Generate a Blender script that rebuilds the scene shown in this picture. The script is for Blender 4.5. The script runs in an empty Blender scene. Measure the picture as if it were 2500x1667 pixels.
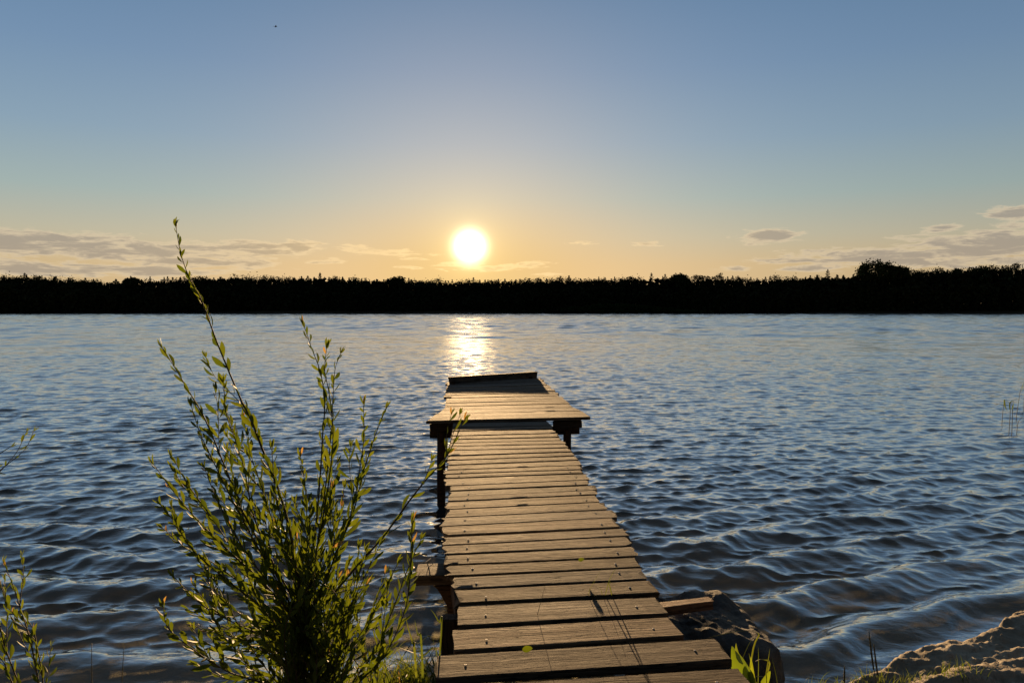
import bpy, bmesh, math, random
import numpy as np
from mathutils import Vector, Matrix

random.seed(7)
RNG = np.random.default_rng(11)
SC = bpy.context.scene
COL = SC.collection

# ------------------------------------------------------------------ camera
F, CX, CY, H = 1850.0, 1250.0, 833.5, 2.25
PITCH = math.atan((CY - 753.0) / F)
cam_data = bpy.data.cameras.new("camera")
cam_data.sensor_width = 36.0
cam_data.lens = 36.0 * F / 2500.0
cam_data.clip_start = 0.05
cam_data.clip_end = 5000.0
cam = bpy.data.objects.new("camera", cam_data)
cam.location = (0, 0, H)
cam.rotation_euler = (math.pi / 2 - PITCH, 0, 0)
COL.objects.link(cam)
SC.camera = cam

def ray(px, py):
    u, v = (px - CX) / F, -(py - CY) / F
    c, s = math.cos(PITCH), math.sin(PITCH)
    return Vector((u, c + v * s, -s + v * c))
def atY(px, py, y):
    d = ray(px, py)
    return Vector((0, 0, H)) + d * (y / d.y)
def atZ(px, py, z):
    d = ray(px, py)
    return Vector((0, 0, H)) + d * ((z - H) / d.z)

# ------------------------------------------------------------------ world / sun / exposure
EXPOSURE = 1.3
SC.view_settings.view_transform = 'Standard'
SC.view_settings.look = 'None'
SC.view_settings.exposure = EXPOSURE
SC.view_settings.gamma = 1.0
SUN = ray(1147, 602).normalized()
SUN_EL = math.asin(SUN.z)
SUN_AZ = math.atan2(SUN.x, SUN.y)

world = bpy.data.worlds.new("World")
SC.world = world
world.use_nodes = True
WT = world.node_tree
WT.nodes.clear()

class NT:
    """small helper for building node graphs"""
    def __init__(s, tree): s.t = tree
    def n(s, typ, **kw):
        nd = s.t.nodes.new(typ)
        for k, v in kw.items(): setattr(nd, k, v)
        return nd
    def put(s, sock, v):
        if v is None: return
        if hasattr(v, 'is_linked') or isinstance(v, bpy.types.NodeSocket): s.t.links.new(v, sock)
        else: sock.default_value = v
    def m(s, op, a, b=None, c=None, clamp=False):
        nd = s.n('ShaderNodeMath', operation=op); nd.use_clamp = clamp
        for i, v in enumerate((a, b, c)):
            if v is not None: s.put(nd.inputs[i], v)
        return nd.outputs[0]
    def vm(s, op, a, b=None, scale=None):
        nd = s.n('ShaderNodeVectorMath', operation=op)
        s.put(nd.inputs[0], a)
        if b is not None: s.put(nd.inputs[1], b)
        if scale is not None: s.put(nd.inputs['Scale'], scale)
        return nd
    def mix(s, fac, a, b, blend='MIX'):
        nd = s.n('ShaderNodeMix', data_type='RGBA', blend_type=blend)
        s.put(nd.inputs['Factor'], fac); s.put(nd.inputs['A'], a); s.put(nd.inputs['B'], b)
        return nd.outputs['Result']
    def ramp(s, fac, stops, interp='LINEAR'):
        nd = s.n('ShaderNodeValToRGB'); cr = nd.color_ramp; cr.interpolation = interp
        while len(cr.elements) < len(stops): cr.elements.new(0.5)
        for e, (p, c) in zip(cr.elements, stops):
            e.position = p; e.color = (c, c, c, 1) if isinstance(c, (int, float)) else (*c, 1)
        s.put(nd.inputs[0], fac)
        return nd.outputs[0]
    def noise(s, vec, scale, detail=4, rough=0.55, dist=0.0):
        nd = s.n('ShaderNodeTexNoise')
        if vec is not None: s.put(nd.inputs['Vector'], vec)
        nd.inputs['Scale'].default_value = scale; nd.inputs['Detail'].default_value = detail
        nd.inputs['Roughness'].default_value = rough; nd.inputs['Distortion'].default_value = dist
        return nd.outputs['Fac']
    def smooth(s, v, a, b, lo=0.0, hi=1.0):
        nd = s.n('ShaderNodeMapRange', interpolation_type='SMOOTHSTEP')
        s.put(nd.inputs[0], v)
        for i, q in enumerate((a, b, lo, hi)): nd.inputs[i + 1].default_value = q
        return nd.outputs[0]

def build_world():
    g = NT(WT)
    out = g.n('ShaderNodeOutputWorld'); bg = g.n('ShaderNodeBackground')
    d = g.n('ShaderNodeTexCoord').outputs['Generated']
    d = g.vm('NORMALIZE', d).outputs[0]
    sep = g.n('ShaderNodeSeparateXYZ'); g.put(sep.inputs[0], d)
    x, y, z = sep.outputs
    el = g.m('MULTIPLY', g.m('ARCSINE', z), 57.29578)          # degrees
    az = g.m('MULTIPLY', g.m('ARCTAN2', x, y), 57.29578)
    # elevation ramp, 0..1 over 0..60 degrees
    e01 = g.m('DIVIDE', el, 60.0, clamp=True)
    base = g.ramp(e01, [(0.0, (.60, .43, .23)), (3.2/60, (.60, .45, .26)), (5.2/60, (.50, .465, .35)), (8/60, (.35, .44, .43)),
                        (12/60, (.245, .36, .47)), (17/60, (.170, .282, .44)), (23/60, (.112, .217, .375)), (34/60, (.125, .19, .285)), (1.0, (.11, .155, .22))])
    sky = g.n('ShaderNodeTexSky', sky_type='NISHITA'); sky.sun_disc = False
    sky.sun_elevation = SUN_EL; sky.sun_rotation = SUN_AZ; sky.air_density = 1.0; sky.dust_density = 1.0; sky.ozone_density = 1.5
    nish = g.vm('SCALE', sky.outputs[0], scale=0.12).outputs[0]
    base = g.mix(0.08, base, nish)
    # angle from the sun, degrees
    dt = g.vm('DOT_PRODUCT', d, tuple(SUN)).outputs['Value']
    ang = g.m('MULTIPLY', g.m('ARCCOSINE', g.m('MINIMUM', dt, 1.0)), 57.29578)
    def gauss(a, w): return g.m('EXPONENT', g.m('MULTIPLY', g.m('POWER', g.m('DIVIDE', a, w), 2.0), -1.0))
    def expo(a, w): return g.m('EXPONENT', g.m('DIVIDE', a, -w))
    # warm band hugging the horizon either side of the sun
    daz = g.m('SUBTRACT', az, math.degrees(SUN_AZ))
    da = g.m('DIVIDE', daz, 11.0); de = g.m('DIVIDE', g.m('SUBTRACT', el, 2.2), 5.0)
    band = g.m('EXPONENT', g.m('MULTIPLY', g.m('ADD', g.m('POWER', g.m('ABSOLUTE', da), 2.0), g.m('POWER', g.m('ABSOLUTE', de), 2.0)), -1.0))
    wide = gauss(ang, 13.0)
    base = g.mix(g.m('MULTIPLY', wide, .34), base, (.70, .60, .55, 1))
    base = g.mix(g.m('MULTIPLY', band, 0.86), base, (.80, .52, .19, 1))
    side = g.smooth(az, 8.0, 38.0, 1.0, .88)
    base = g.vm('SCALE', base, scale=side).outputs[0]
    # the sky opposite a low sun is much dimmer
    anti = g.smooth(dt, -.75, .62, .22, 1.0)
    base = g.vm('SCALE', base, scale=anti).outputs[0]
    # clouds, laid out in azimuth / elevation
    def px2(pxx, pyy):
        r = ray(pxx, pyy).normalized()
        return math.degrees(math.atan2(r.x, r.y)), math.degrees(math.asin(r.z))
    uv = g.n('ShaderNodeCombineXYZ'); g.put(uv.inputs[0], az); g.put(uv.inputs[1], g.m('MULTIPLY', el, 7.0))
    warp = g.noise(uv.outputs[0], 0.22, 3, .5)
    uv2 = g.vm('ADD', uv.outputs[0], None).outputs[0].node
    off = g.n('ShaderNodeCombineXYZ'); g.put(off.inputs[1], g.m('MULTIPLY', g.m('SUBTRACT', warp, .5), 5.0))
    g.put(uv2.inputs[1], off.outputs[0])
    nA = g.noise(uv2.outputs[0], 0.34, 8, .60, .35)
    nB = g.noise(uv2.outputs[0], 1.25, 5, .6)
    tot = None
    for (cx, cy, rx, ry, s) in [
        (60, 592, 330, 26, 1.0), (330, 612, 330, 20, 1.0), (620, 606, 170, 18, .95), (720, 604, 90, 18, .9), (480, 640, 200, 16, .9), (60, 655, 320, 18, 1.0), (350, 662, 210, 13, .95),
        (200, 620, 150, 13, .95), (780, 640, 60, 6, .75), (940, 618, 90, 14, .72), (850, 605, 60, 12, .72), (1010, 632, 40, 5, .7), (1000, 653, 45, 5, .7), (1060, 622, 25, 6, .6),
        (1170, 652, 110, 13, .8), (1310, 648, 60, 12, .62), (1420, 593, 40, 6, .65), (1585, 594, 48, 7, .75), (1350, 668, 70, 5, .6),
        (1878, 578, 66, 17, 1.05), (1835, 597, 20, 6, .7), (1950, 634, 130, 12, .82), (2150, 628, 200, 22, 1.0), (2420, 600, 170, 32, 1.08), (2330, 640, 260, 18, .85), (1990, 655, 130, 10, .7),
        (2312, 557, 42, 14, .78), (2470, 520, 62, 15, .95), (2480, 552, 60, 10, .9), (1790, 655, 70, 9, .6)]:
        u0, v0 = px2(cx, cy)
        ra = rx / F * 57.3; rb = ry / F * 57.3
        q = g.m('ADD', g.m('POWER', g.m('ABSOLUTE', g.m('DIVIDE', g.m('SUBTRACT', az, u0), ra)), 2.0),
                g.m('POWER', g.m('ABSOLUTE', g.m('DIVIDE', g.m('SUBTRACT', el, v0), rb)), 2.0))
        q = g.m('MULTIPLY', g.m('EXPONENT', g.m('MULTIPLY', q, -0.75)), s)
        tot = q if tot is None else g.m('MAXIMUM', tot, q)
    dens = g.m('ADD', g.m('MULTIPLY', tot, 0.62), g.m('ADD', g.m('MULTIPLY', g.m('SUBTRACT', nA, .5), 1.25), g.m('MULTIPLY', g.m('SUBTRACT', nB, .5), .42)))
    dens = g.m('MULTIPLY', dens, g.smooth(tot, .03, .28))
    alpha = g.smooth(dens, .24, .46)
    thick = g.smooth(dens, .32, .62)
    near = gauss(ang, 14.0)
    lit = g.mix(near, (.74, .60, .41, 1), (1.25, .88, .42, 1))
    shade = g.mix(near, (.36, .31, .255, 1), (.78, .54, .25, 1))
    ccol = g.mix(thick, lit, shade)
    base = g.mix(g.m('MULTIPLY', alpha, .78), base, ccol)
    # aureole and disc of the sun itself
    halo = g.m('ADD', g.m('MULTIPLY', expo(ang, 1.1), .55), g.m('MULTIPLY', expo(ang, 3.4), .22))
    base = g.vm('ADD', base, g.vm('SCALE', (1.0, .74, .26), scale=halo).outputs[0]).outputs[0]
    disc = g.m('MULTIPLY', gauss(ang, .86), 7.0)
    base = g.vm('ADD', base, g.vm('SCALE', (1.0, .86, .58), scale=disc).outputs[0]).outputs[0]
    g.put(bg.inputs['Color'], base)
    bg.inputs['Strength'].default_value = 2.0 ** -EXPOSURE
    WT.links.new(bg.outputs[0], out.inputs[0])
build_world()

sun_data = bpy.data.lights.new("sun", 'SUN')
sun_data.energy = 5.0
sun_data.angle = math.radians(0.55)
sun_data.color = (1.0, .64, .31)
sun = bpy.data.objects.new("sun", sun_data)
sun.rotation_euler = (-SUN).to_track_quat('-Z', 'Y').to_euler()
sun.location = (0, 0, 60)
COL.objects.link(sun)
SC.cycles.use_denoising = True
SC.cycles.max_bounces = 6
SC.cycles.transparent_max_bounces = 12
SC.cycles.sample_clamp_direct = .75
SC.cycles.sample_clamp_indirect = 4.0
SC.cycles.caustics_reflective = False
SC.cycles.caustics_refractive = False

# ------------------------------------------------------------------ helpers
def tag(o, label=None, cat=None, group=None, kind=None):
    if label: o['label'] = label
    if cat: o['category'] = cat
    if group: o['group'] = group
    if kind: o['kind'] = kind
    return o
WORLD = {}
def name_of(o): return o.name
def world_of(o): return WORLD.get(o.name, Matrix.Identity(4))
def link(name, me, mat=None, parent=None, mw=None):
    o = bpy.data.objects.new(name, me)
    COL.objects.link(o)
    if mat: me.materials.append(mat)
    if parent: o.parent = parent
    if mw is not None: WORLD[name_of(o)] = mw; o.matrix_basis = mw if parent is None else world_of(parent).inverted() @ mw
    return o
def empty(name, loc):
    o = bpy.data.objects.new(name, None); o.location = loc; o.empty_display_size = .1
    COL.objects.link(o); WORLD[o.name] = Matrix.Translation(loc)
    return o
def np_mesh(name, V, faces, smooth=True):
    """V (n,3); faces: array (m,k) all the same k"""
    me = bpy.data.meshes.new(name)
    V = np.asarray(V, np.float32); faces = np.asarray(faces, np.int32)
    k = faces.shape[1]
    me.vertices.add(len(V)); me.vertices.foreach_set('co', V.ravel())
    me.loops.add(faces.size); me.loops.foreach_set('vertex_index', faces.ravel())
    me.polygons.add(len(faces))
    me.polygons.foreach_set('loop_start', np.arange(0, faces.size, k, dtype=np.int32))
    me.polygons.foreach_set('loop_total', np.full(len(faces), k, np.int32))
    me.polygons.foreach_set('use_smooth', np.full(len(faces), smooth))
    me.update(calc_edges=True)
    return me
def py_mesh(name, V, faces, smooth=False):
    me = bpy.data.meshes.new(name); me.from_pydata([tuple(v) for v in V], [], faces)
    if smooth: me.polygons.foreach_set('use_smooth', [True] * len(faces))
    me.update(); return me

class VNoise:
    """cheap tiling value noise for numpy arrays"""
    def __init__(s, seed): s.t = np.random.default_rng(seed).random((256, 256))
    def __call__(s, x, y):
        xi = np.floor(x).astype(int); yi = np.floor(y).astype(int); fx = x - xi; fy = y - yi
        fx = fx*fx*(3-2*fx); fy = fy*fy*(3-2*fy); t = s.t; m = 255
        a = t[xi & m, yi & m]; b = t[(xi+1) & m, yi & m]; c = t[xi & m, (yi+1) & m]; d = t[(xi+1) & m, (yi+1) & m]
        return (a*(1-fx)+b*fx)*(1-fy)+(c*(1-fx)+d*fx)*fy
    def fbm(s, x, y, oct=4, g=.5):
        r = 0; a = 1; n = 0
        for i in range(oct):
            r = r + a*s(x*2**i+17.3*i, y*2**i+5.1*i); n += a; a *= g
        return r/n
VN = VNoise(3)

def new_mat(name):
    m = bpy.data.materials.new(name); m.use_nodes = True; m.node_tree.nodes.clear()
    return m, NT(m.node_tree)
def principled(g, **kw):
    p = g.n('ShaderNodeBsdfPrincipled'); o = g.n('ShaderNodeOutputMaterial')
    g.t.links.new(p.outputs[0], o.inputs[0])
    for k, v in kw.items(): g.put(p.inputs[k.replace('_', ' ')], v)
    return p

# ------------------------------------------------------------------ materials
def wood_material(name, c_light, c_mid, c_dark, rough=.62, var=.5):
    m, g = new_mat(name)
    tc = g.n('ShaderNodeTexCoord').outputs['Object']
    rnd = g.n('ShaderNodeObjectInfo').outputs['Random']
    off = g.n('ShaderNodeCombineXYZ')
    g.put(off.inputs[0], g.m('MULTIPLY', rnd, 37.0)); g.put(off.inputs[1], g.m('MULTIPLY', rnd, 91.0)); g.put(off.inputs[2], g.m('MULTIPLY', rnd, 13.0))
    v = g.vm('ADD', tc, off.outputs[0]).outputs[0]
    wob = g.noise(v, 5.0, 2, .5)
    wv = g.n('ShaderNodeCombineXYZ'); g.put(wv.inputs[1], g.m('MULTIPLY', wob, .035))
    v2 = g.vm('ADD', v, wv.outputs[0]).outputs[0]
    def stretched(sx, sy, sz, sc, det, r):
        mp = g.n('ShaderNodeMapping'); mp.inputs['Scale'].default_value = (sx, sy, sz); g.put(mp.inputs[0], v2)
        return g.noise(mp.outputs[0], sc, det, r)
    fine = stretched(2.2, 95, 95, 1.0, 6, .68)
    mid = stretched(1.1, 26, 26, 1.0, 4, .6)
    crack = stretched(3.0, 150, 60, 1.0, 3, .55)
    blot = g.noise(v, 9.0, 4, .6)
    knot = g.n('ShaderNodeTexVoronoi'); knot.feature = 'F1'
    kmap = g.n('ShaderNodeMapping'); kmap.inputs['Scale'].default_value = (4.5, 9.0, .01); g.put(kmap.inputs[0], v)
    g.put(knot.inputs['Vector'], kmap.outputs[0]); knot.inputs['Scale'].default_value = 1.0
    kn = g.smooth(knot.outputs['Distance'], .05, .17, 1.0, 0.0)
    kgate = g.m('GREATER_THAN', g.noise(kmap.outputs[0], .55, 0), .56)
    kn = g.m('MULTIPLY', kn, kgate)
    col = g.mix(g.smooth(fine, .36, .64), (*c_mid, 1), (*c_light, 1))
    col = g.mix(g.m('MULTIPLY', g.smooth(mid, .52, .75), .8), col, (*c_mid, 1))
    col = g.mix(g.m('MULTIPLY', g.smooth(mid, .56, .70), .42), col, (*c_dark, 1))
    col = g.mix(g.m('MULTIPLY', g.smooth(mid, .44, .30), .5), col, (c_light[0]*.95, c_light[1]*1.02, c_light[2]*1.15, 1))
    col = g.mix(g.m('MULTIPLY', g.smooth(blot, .55, .78), .5), col, (*c_dark, 1))
    cr = g.smooth(crack, .565, .65)
    col = g.mix(g.m('MULTIPLY', cr, .75), col, (*c_dark, 1))
    splitn = stretched(1.6, 34, 34, 1.0, 2, .5)
    split = g.m('MULTIPLY', g.smooth(g.m('ABSOLUTE', g.m('SUBTRACT', splitn, .5)), .004, .016, 1.0, 0.0), g.smooth(g.noise(v, 3.0, 2), .47, .56))
    cr = g.m('MAXIMUM', cr, split)
    col = g.mix(g.m('MULTIPLY', split, .8), col, (*c_dark, 1))
    pit = g.n('ShaderNodeTexVoronoi'); pit.inputs['Scale'].default_value = 26.0; g.put(pit.inputs['Vector'], v)
    pits = g.m('MULTIPLY', g.smooth(pit.outputs['Distance'], .07, .13, 1.0, 0.0), g.m('GREATER_THAN', g.noise(v, 7.0, 1), .60))
    col = g.mix(g.m('MULTIPLY', pits, .8), col, (*c_dark, 1))
    col = g.mix(g.m('MULTIPLY', kn, .75), col, (*c_dark, 1))
    grey = g.m('MULTIPLY', g.m('FRACT', g.m('MULTIPLY', rnd, 7.31)), .75)
    lum = g.n('ShaderNodeRGBToBW'); g.put(lum.inputs[0], col)
    gcol = g.n('ShaderNodeCombineXYZ'); g.put(gcol.inputs[0], g.m('MULTIPLY', lum.outputs[0], 1.08)); g.put(gcol.inputs[1], lum.outputs[0]); g.put(gcol.inputs[2], g.m('MULTIPLY', lum.outputs[0], .86))
    col = g.mix(grey, col, gcol.outputs[0])
    br = g.m('ADD', 1.0 - var/2, g.m('MULTIPLY', rnd, var))
    col = g.vm('SCALE', col, scale=br).outputs[0]
    hgt = g.m('ADD', g.m('MULTIPLY', fine, .9), g.m('SUBTRACT', g.m('MULTIPLY', mid, .5), g.m('ADD', g.m('MULTIPLY', cr, .9), g.m('MULTIPLY', kn, .35))))
    b = g.n('ShaderNodeBump'); b.inputs['Strength'].default_value = .85; b.inputs['Distance'].default_value = .0055
    g.put(b.inputs['Height'], hgt)
    rr = g.m('ADD', rough - .12, g.m('MULTIPLY', mid, .25))
    principled(g, Base_Color=col, Roughness=rr, Normal=b.outputs[0]).inputs['Specular IOR Level'].default_value = .08
    return m
M_PLANK = wood_material("weathered_plank", (.190, .130, .080), (.092, .060, .037), (.022, .015, .010), .82, .75)
M_BEAM = wood_material("dark_beam", (.085, .05, .032), (.05, .03, .02), (.018, .011, .008), .8, .3)
M_REDWOOD = wood_material("reddish_beam", (.25, .125, .065), (.17, .08, .04), (.08, .035, .02), .65, .2)

def metal_material():
    m, g = new_mat("screw_metal")
    principled(g, Base_Color=(.52, .46, .37, 1), Metallic=.25, Roughness=.45); return m
M_METAL = metal_material()

def leaf_material(name, col, trans, tf=.5, vary=True, rough=.42):
    m, g = new_mat(name)
    o = g.n('ShaderNodeOutputMaterial')
    at = g.n('ShaderNodeAttribute'); at.attribute_name = 'tint'
    hue = at.outputs['Fac']
    dcol = g.mix(hue, (*col[0], 1), (*col[1], 1)); tcol = g.mix(hue, (*trans[0], 1), (*trans[1], 1))
    yel = g.smooth(hue, .90, .97)
    dcol = g.mix(yel, dcol, (.28, .17, .05, 1)); tcol = g.mix(yel, tcol, (.42, .25, .06, 1))
    p = g.n('ShaderNodeBsdfPrincipled'); g.put(p.inputs['Base Color'], dcol); p.inputs['Roughness'].default_value = rough; p.inputs['Specular IOR Level'].default_value = .28
    t = g.n('ShaderNodeBsdfTranslucent'); g.put(t.inputs['Color'], tcol)
    ms = g.n('ShaderNodeMixShader'); ms.inputs[0].default_value = tf
    g.t.links.new(p.outputs[0], ms.inputs[1]); g.t.links.new(t.outputs[0], ms.inputs[2]); g.t.links.new(ms.outputs[0], o.inputs[0])
    return m
M_LEAF = leaf_material("willow_leaf", ((.045, .075, .012), (.10, .13, .022)), ((.065, .098, .005), (.165, .19, .010)), .45, rough=.6)
M_GRASS = leaf_material("grass_blade", ((.035, .060, .010), (.09, .105, .02)), ((.06, .10, .008), (.17, .19, .018)), .45)
M_DOCK = leaf_material("broad_leaf", ((.08, .13, .012), (.12, .17, .015)), ((.12, .19, .01), (.27, .32, .014)), .5)
def simple(name, col, rough=.7, nscale=None, amp=.3, bump=0):
    m, g = new_mat(name)
    c = (*col, 1); nrm = None
    if nscale:
        nz = g.noise(g.n('ShaderNodeTexCoord').outputs['Object'], nscale, 6, .6)
        c = g.vm('SCALE', c[:3], scale=g.m('ADD', 1 - amp, g.m('MULTIPLY', nz, 2*amp))).outputs[0]
        if bump:
            b = g.n('ShaderNodeBump'); b.inputs['Strength'].default_value = 1; b.inputs['Distance'].default_value = bump
            g.put(b.inputs['Height'], nz); nrm = b.outputs[0]
    p = principled(g, Base_Color=c, Roughness=rough)
    if nrm is not None: g.put(p.inputs['Normal'], nrm)
    return m
M_STEM = simple("willow_stem", (.06, .042, .022), .8, 30, .4)
M_REED = simple("reed_stalk", (.06, .06, .025), .6, 20, .4)
M_BIRD = simple("bird_feather", (.03, .03, .035), .7)
def matte(m):
    for nd in m.node_tree.nodes:
        if nd.type == "BSDF_PRINCIPLED": nd.inputs["Specular IOR Level"].default_value = 0.0
    return m
M_TREE = simple("pine_needles", (.030, .037, .018), .95, .35, .5)
M_TREE2 = simple("broadleaf_crown", (.038, .050, .020), .9, .35, .5)
M_TRUNK = simple("pine_bark", (.06, .035, .022), .9, .8, .4)
M_REEDBED = simple("reed_bed_leaf", (.035, .055, .018), .9, .3, .4)
M_FARBANK = simple("far_soil", (.05, .045, .03), .95, .1, .5)
for _m in (M_TREE, M_TREE2, M_TRUNK, M_REEDBED, M_FARBANK): matte(_m)

def shore_material():
    m, g = new_mat("shore_sand")
    pos = g.n('ShaderNodeNewGeometry').outputs['Position']
    a = g.noise(pos, 2.2, 6, .62); b = g.noise(pos, 30.0, 6, .7); c = g.noise(pos, 210.0, 3, .6)
    col = g.mix(g.smooth(a, .35, .7), (.20, .165, .115, 1), (.36, .305, .22, 1))
    col = g.mix(g.m('MULTIPLY', g.smooth(b, .50, .72), .65), col, (.12, .08, .05, 1))
    sep = g.n('ShaderNodeSeparateXYZ'); g.put(sep.inputs[0], pos)
    wet = g.smooth(sep.outputs[2], .015, .10, 1.0, 0.0)
    col = g.mix(wet, col, g.vm('SCALE', col, scale=.55).outputs[0])
    bp = g.n('ShaderNodeBump'); bp.inputs['Strength'].default_value = .9; bp.inputs['Distance'].default_value = .012
    g.put(bp.inputs['Height'], g.m('ADD', g.m('MULTIPLY', b, 1.0), g.m('MULTIPLY', c, .3)))
    p = principled(g, Base_Color=col, Roughness=g.m('SUBTRACT', .92, g.m('MULTIPLY', wet, .4)), Normal=bp.outputs[0])
    return m
def rock_material():
    m, g = new_mat("boulder_stone")
    pos = g.n('ShaderNodeTexCoord').outputs['Object']
    a = g.noise(pos, 6.0, 7, .65); b = g.noise(pos, 42.0, 6, .7)
    col = g.mix(g.smooth(a, .38, .66), (.030, .026, .022, 1), (.11, .090, .066, 1))
    col = g.mix(g.m('MULTIPLY', g.smooth(b, .5, .7), .6), col, (.035, .03, .025, 1))
    bp = g.n('ShaderNodeBump'); bp.inputs['Strength'].default_value = 1; bp.inputs['Distance'].default_value = .02
    g.put(bp.inputs['Height'], b)
    principled(g, Base_Color=col, Roughness=.85, Normal=bp.outputs[0])
    return m

def water_material():
    m, g = new_mat("lake_surface")
    o = g.n('ShaderNodeOutputMaterial')
    pos = g.n('ShaderNodeNewGeometry').outputs['Position']
    at = g.n('ShaderNodeAttribute'); at.attribute_name = 'turbid'
    lo = g.n('ShaderNodeAttribute'); lo.attribute_name = 'lost'
    mp = g.n('ShaderNodeMapping'); mp.inputs['Scale'].default_value = (.45, 1.0, 1.0); g.put(mp.inputs[0], pos)
    n1 = g.noise(mp.outputs[0], 11.0, 3, .55, .4)
    n2 = g.noise(mp.outputs[0], 2.6, 4, .6, .3)
    b1 = g.n('ShaderNodeBump'); b1.inputs['Strength'].default_value = 1.0; b1.inputs['Distance'].default_value = .009; g.put(b1.inputs['Height'], n1)
    b2 = g.n('ShaderNodeBump'); b2.inputs['Strength'].default_value = 1.0; g.put(b2.inputs['Height'], n2)
    g.put(b2.inputs['Distance'], g.m('MULTIPLY', lo.outputs['Fac'], .06)); g.put(b2.inputs['Normal'], b1.outputs[0])
    nrm = b2.outputs[0]
    lw = g.n('ShaderNodeLayerWeight'); g.put(lw.inputs['Normal'], nrm)
    refl = g.m('ADD', .075, g.m('MULTIPLY', g.smooth(lw.outputs['Facing'], .34, .95), .87))
    gl = g.n('ShaderNodeBsdfGlossy'); gl.distribution = 'GGX'; gl.inputs['Color'].default_value = (1.0, .98, .94, 1)
    g.put(gl.inputs['Roughness'], g.m('ADD', .015, g.m('MULTIPLY', lo.outputs['Fac'], .07))); g.put(gl.inputs['Normal'], nrm)
    df = g.n('ShaderNodeBsdfDiffuse'); df.inputs['Color'].default_value = (.034, .050, .054, 1)
    tr = g.n('ShaderNodeBsdfTransparent'); tr.inputs['Color'].default_value = (.62, .60, .50, 1)
    body = g.n('ShaderNodeMixShader'); g.put(body.inputs[0], at.outputs['Fac'])
    g.t.links.new(tr.outputs[0], body.inputs[1]); g.t.links.new(df.outputs[0], body.inputs[2])
    ms = g.n('ShaderNodeMixShader'); g.put(ms.inputs[0], refl)
    g.t.links.new(body.outputs[0], ms.inputs[1]); g.t.links.new(gl.outputs[0], ms.inputs[2])
    g.t.links.new(ms.outputs[0], o.inputs[0])
    return m

# ------------------------------------------------------------------ shore and lake bed
SHX = np.array([-60, -12, -6, -2.5, -0.8, -0.3, 0.4, 1.0, 1.45, 1.9, 2.5, 3.1, 4.5, 8, 30, 60.])
SHY = np.array([0, 3.6, 4.0, 4.1, 4.2, 4.3, 4.2, 4.1, 4.34, 4.42, 4.62, 4.82, 5.7, 7.6, 16, 24.])
def shore_d(x, y):
    ys = np.interp(x, SHX, SHY) + .10*np.sin(x*2.3+.7) + .05*np.sin(x*5.9)
    return y - ys
def shore_z(x, y, detail=True):
    d = shore_d(x, y)
    right = np.clip((x-1.0)/.5, 0, 1)
    top = .58*(1-right) + (.165+.085*np.clip((x-1.55)/1.1, 0, 1))*right
    rw = np.clip((x-.95)/.35, 0, 1)
    w = 1.15*(1-rw) + .17*rw
    t = np.clip(-d/w, 0, 1); t = t*t*(3-2*t)
    land = top*t + .05*np.clip(-d-.5, 0, 2.5)
    bed = -.03 - .12*np.clip(d, 0, 12) - .04*np.clip(d-12, 0, 30)
    z = np.where(d < 0, land-.02, np.minimum(land*0, bed))
    if detail:
        amp = np.clip((.25-d)/.4, 0, 1)
        # long eroded ledges on the sand
        wx = x + .25*VN.fbm(x*1.3, y*1.3, 3); wy = y + .3*VN.fbm(x*1.1+9, y*1.1+4, 3)
        led = VN.fbm(wx*1.6+wy*.7, wy*6.5-wx*2.4, 5, .55)
        z = z + amp*(.11*(led-.5) + .055*(VN.fbm(x*9+led*2, y*19, 4, .6)-.5) + .02*(VN.fbm(x*45, y*45, 2)-.5))
        z = z + .012*(VN.fbm(x*6, y*6, 3)-.5)
    return z
def build_shore():
    xs = np.concatenate([-60+56*np.linspace(0, 1, 40)**.6, np.arange(-4, 1.2, .05), np.arange(1.2, 4.2, .016), np.arange(4.2, 6, .06), 6+54*np.linspace(0, 1, 40)**1.6])
    ys = np.concatenate([np.linspace(-40, 1, 30), np.arange(1.1, 2.6, .06), np.arange(2.6, 5.2, .016), np.arange(5.2, 9, .08), 9+41*np.linspace(0, 1, 30)**1.4])
    xs = np.unique(np.round(xs, 4)); ys = np.unique(np.round(ys, 4))
    X, Y = np.meshgrid(xs, ys)
    Z = shore_z(X, Y)
    V = np.stack([X, Y, Z], -1).reshape(-1, 3)
    nx, ny = len(xs), len(ys)
    i = (np.arange(ny-1)[:, None]*nx + np.arange(nx-1)[None]).ravel()
    Fc = np.stack([i, i+1, i+nx+1, i+nx], 1)
    tag(link("shore_ground", np_mesh("shore_ground", V, Fc), shore_material()), kind='structure')
build_shore()
def ground(x, y): return float(shore_z(np.array([x]), np.array([y]))[0])

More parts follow.
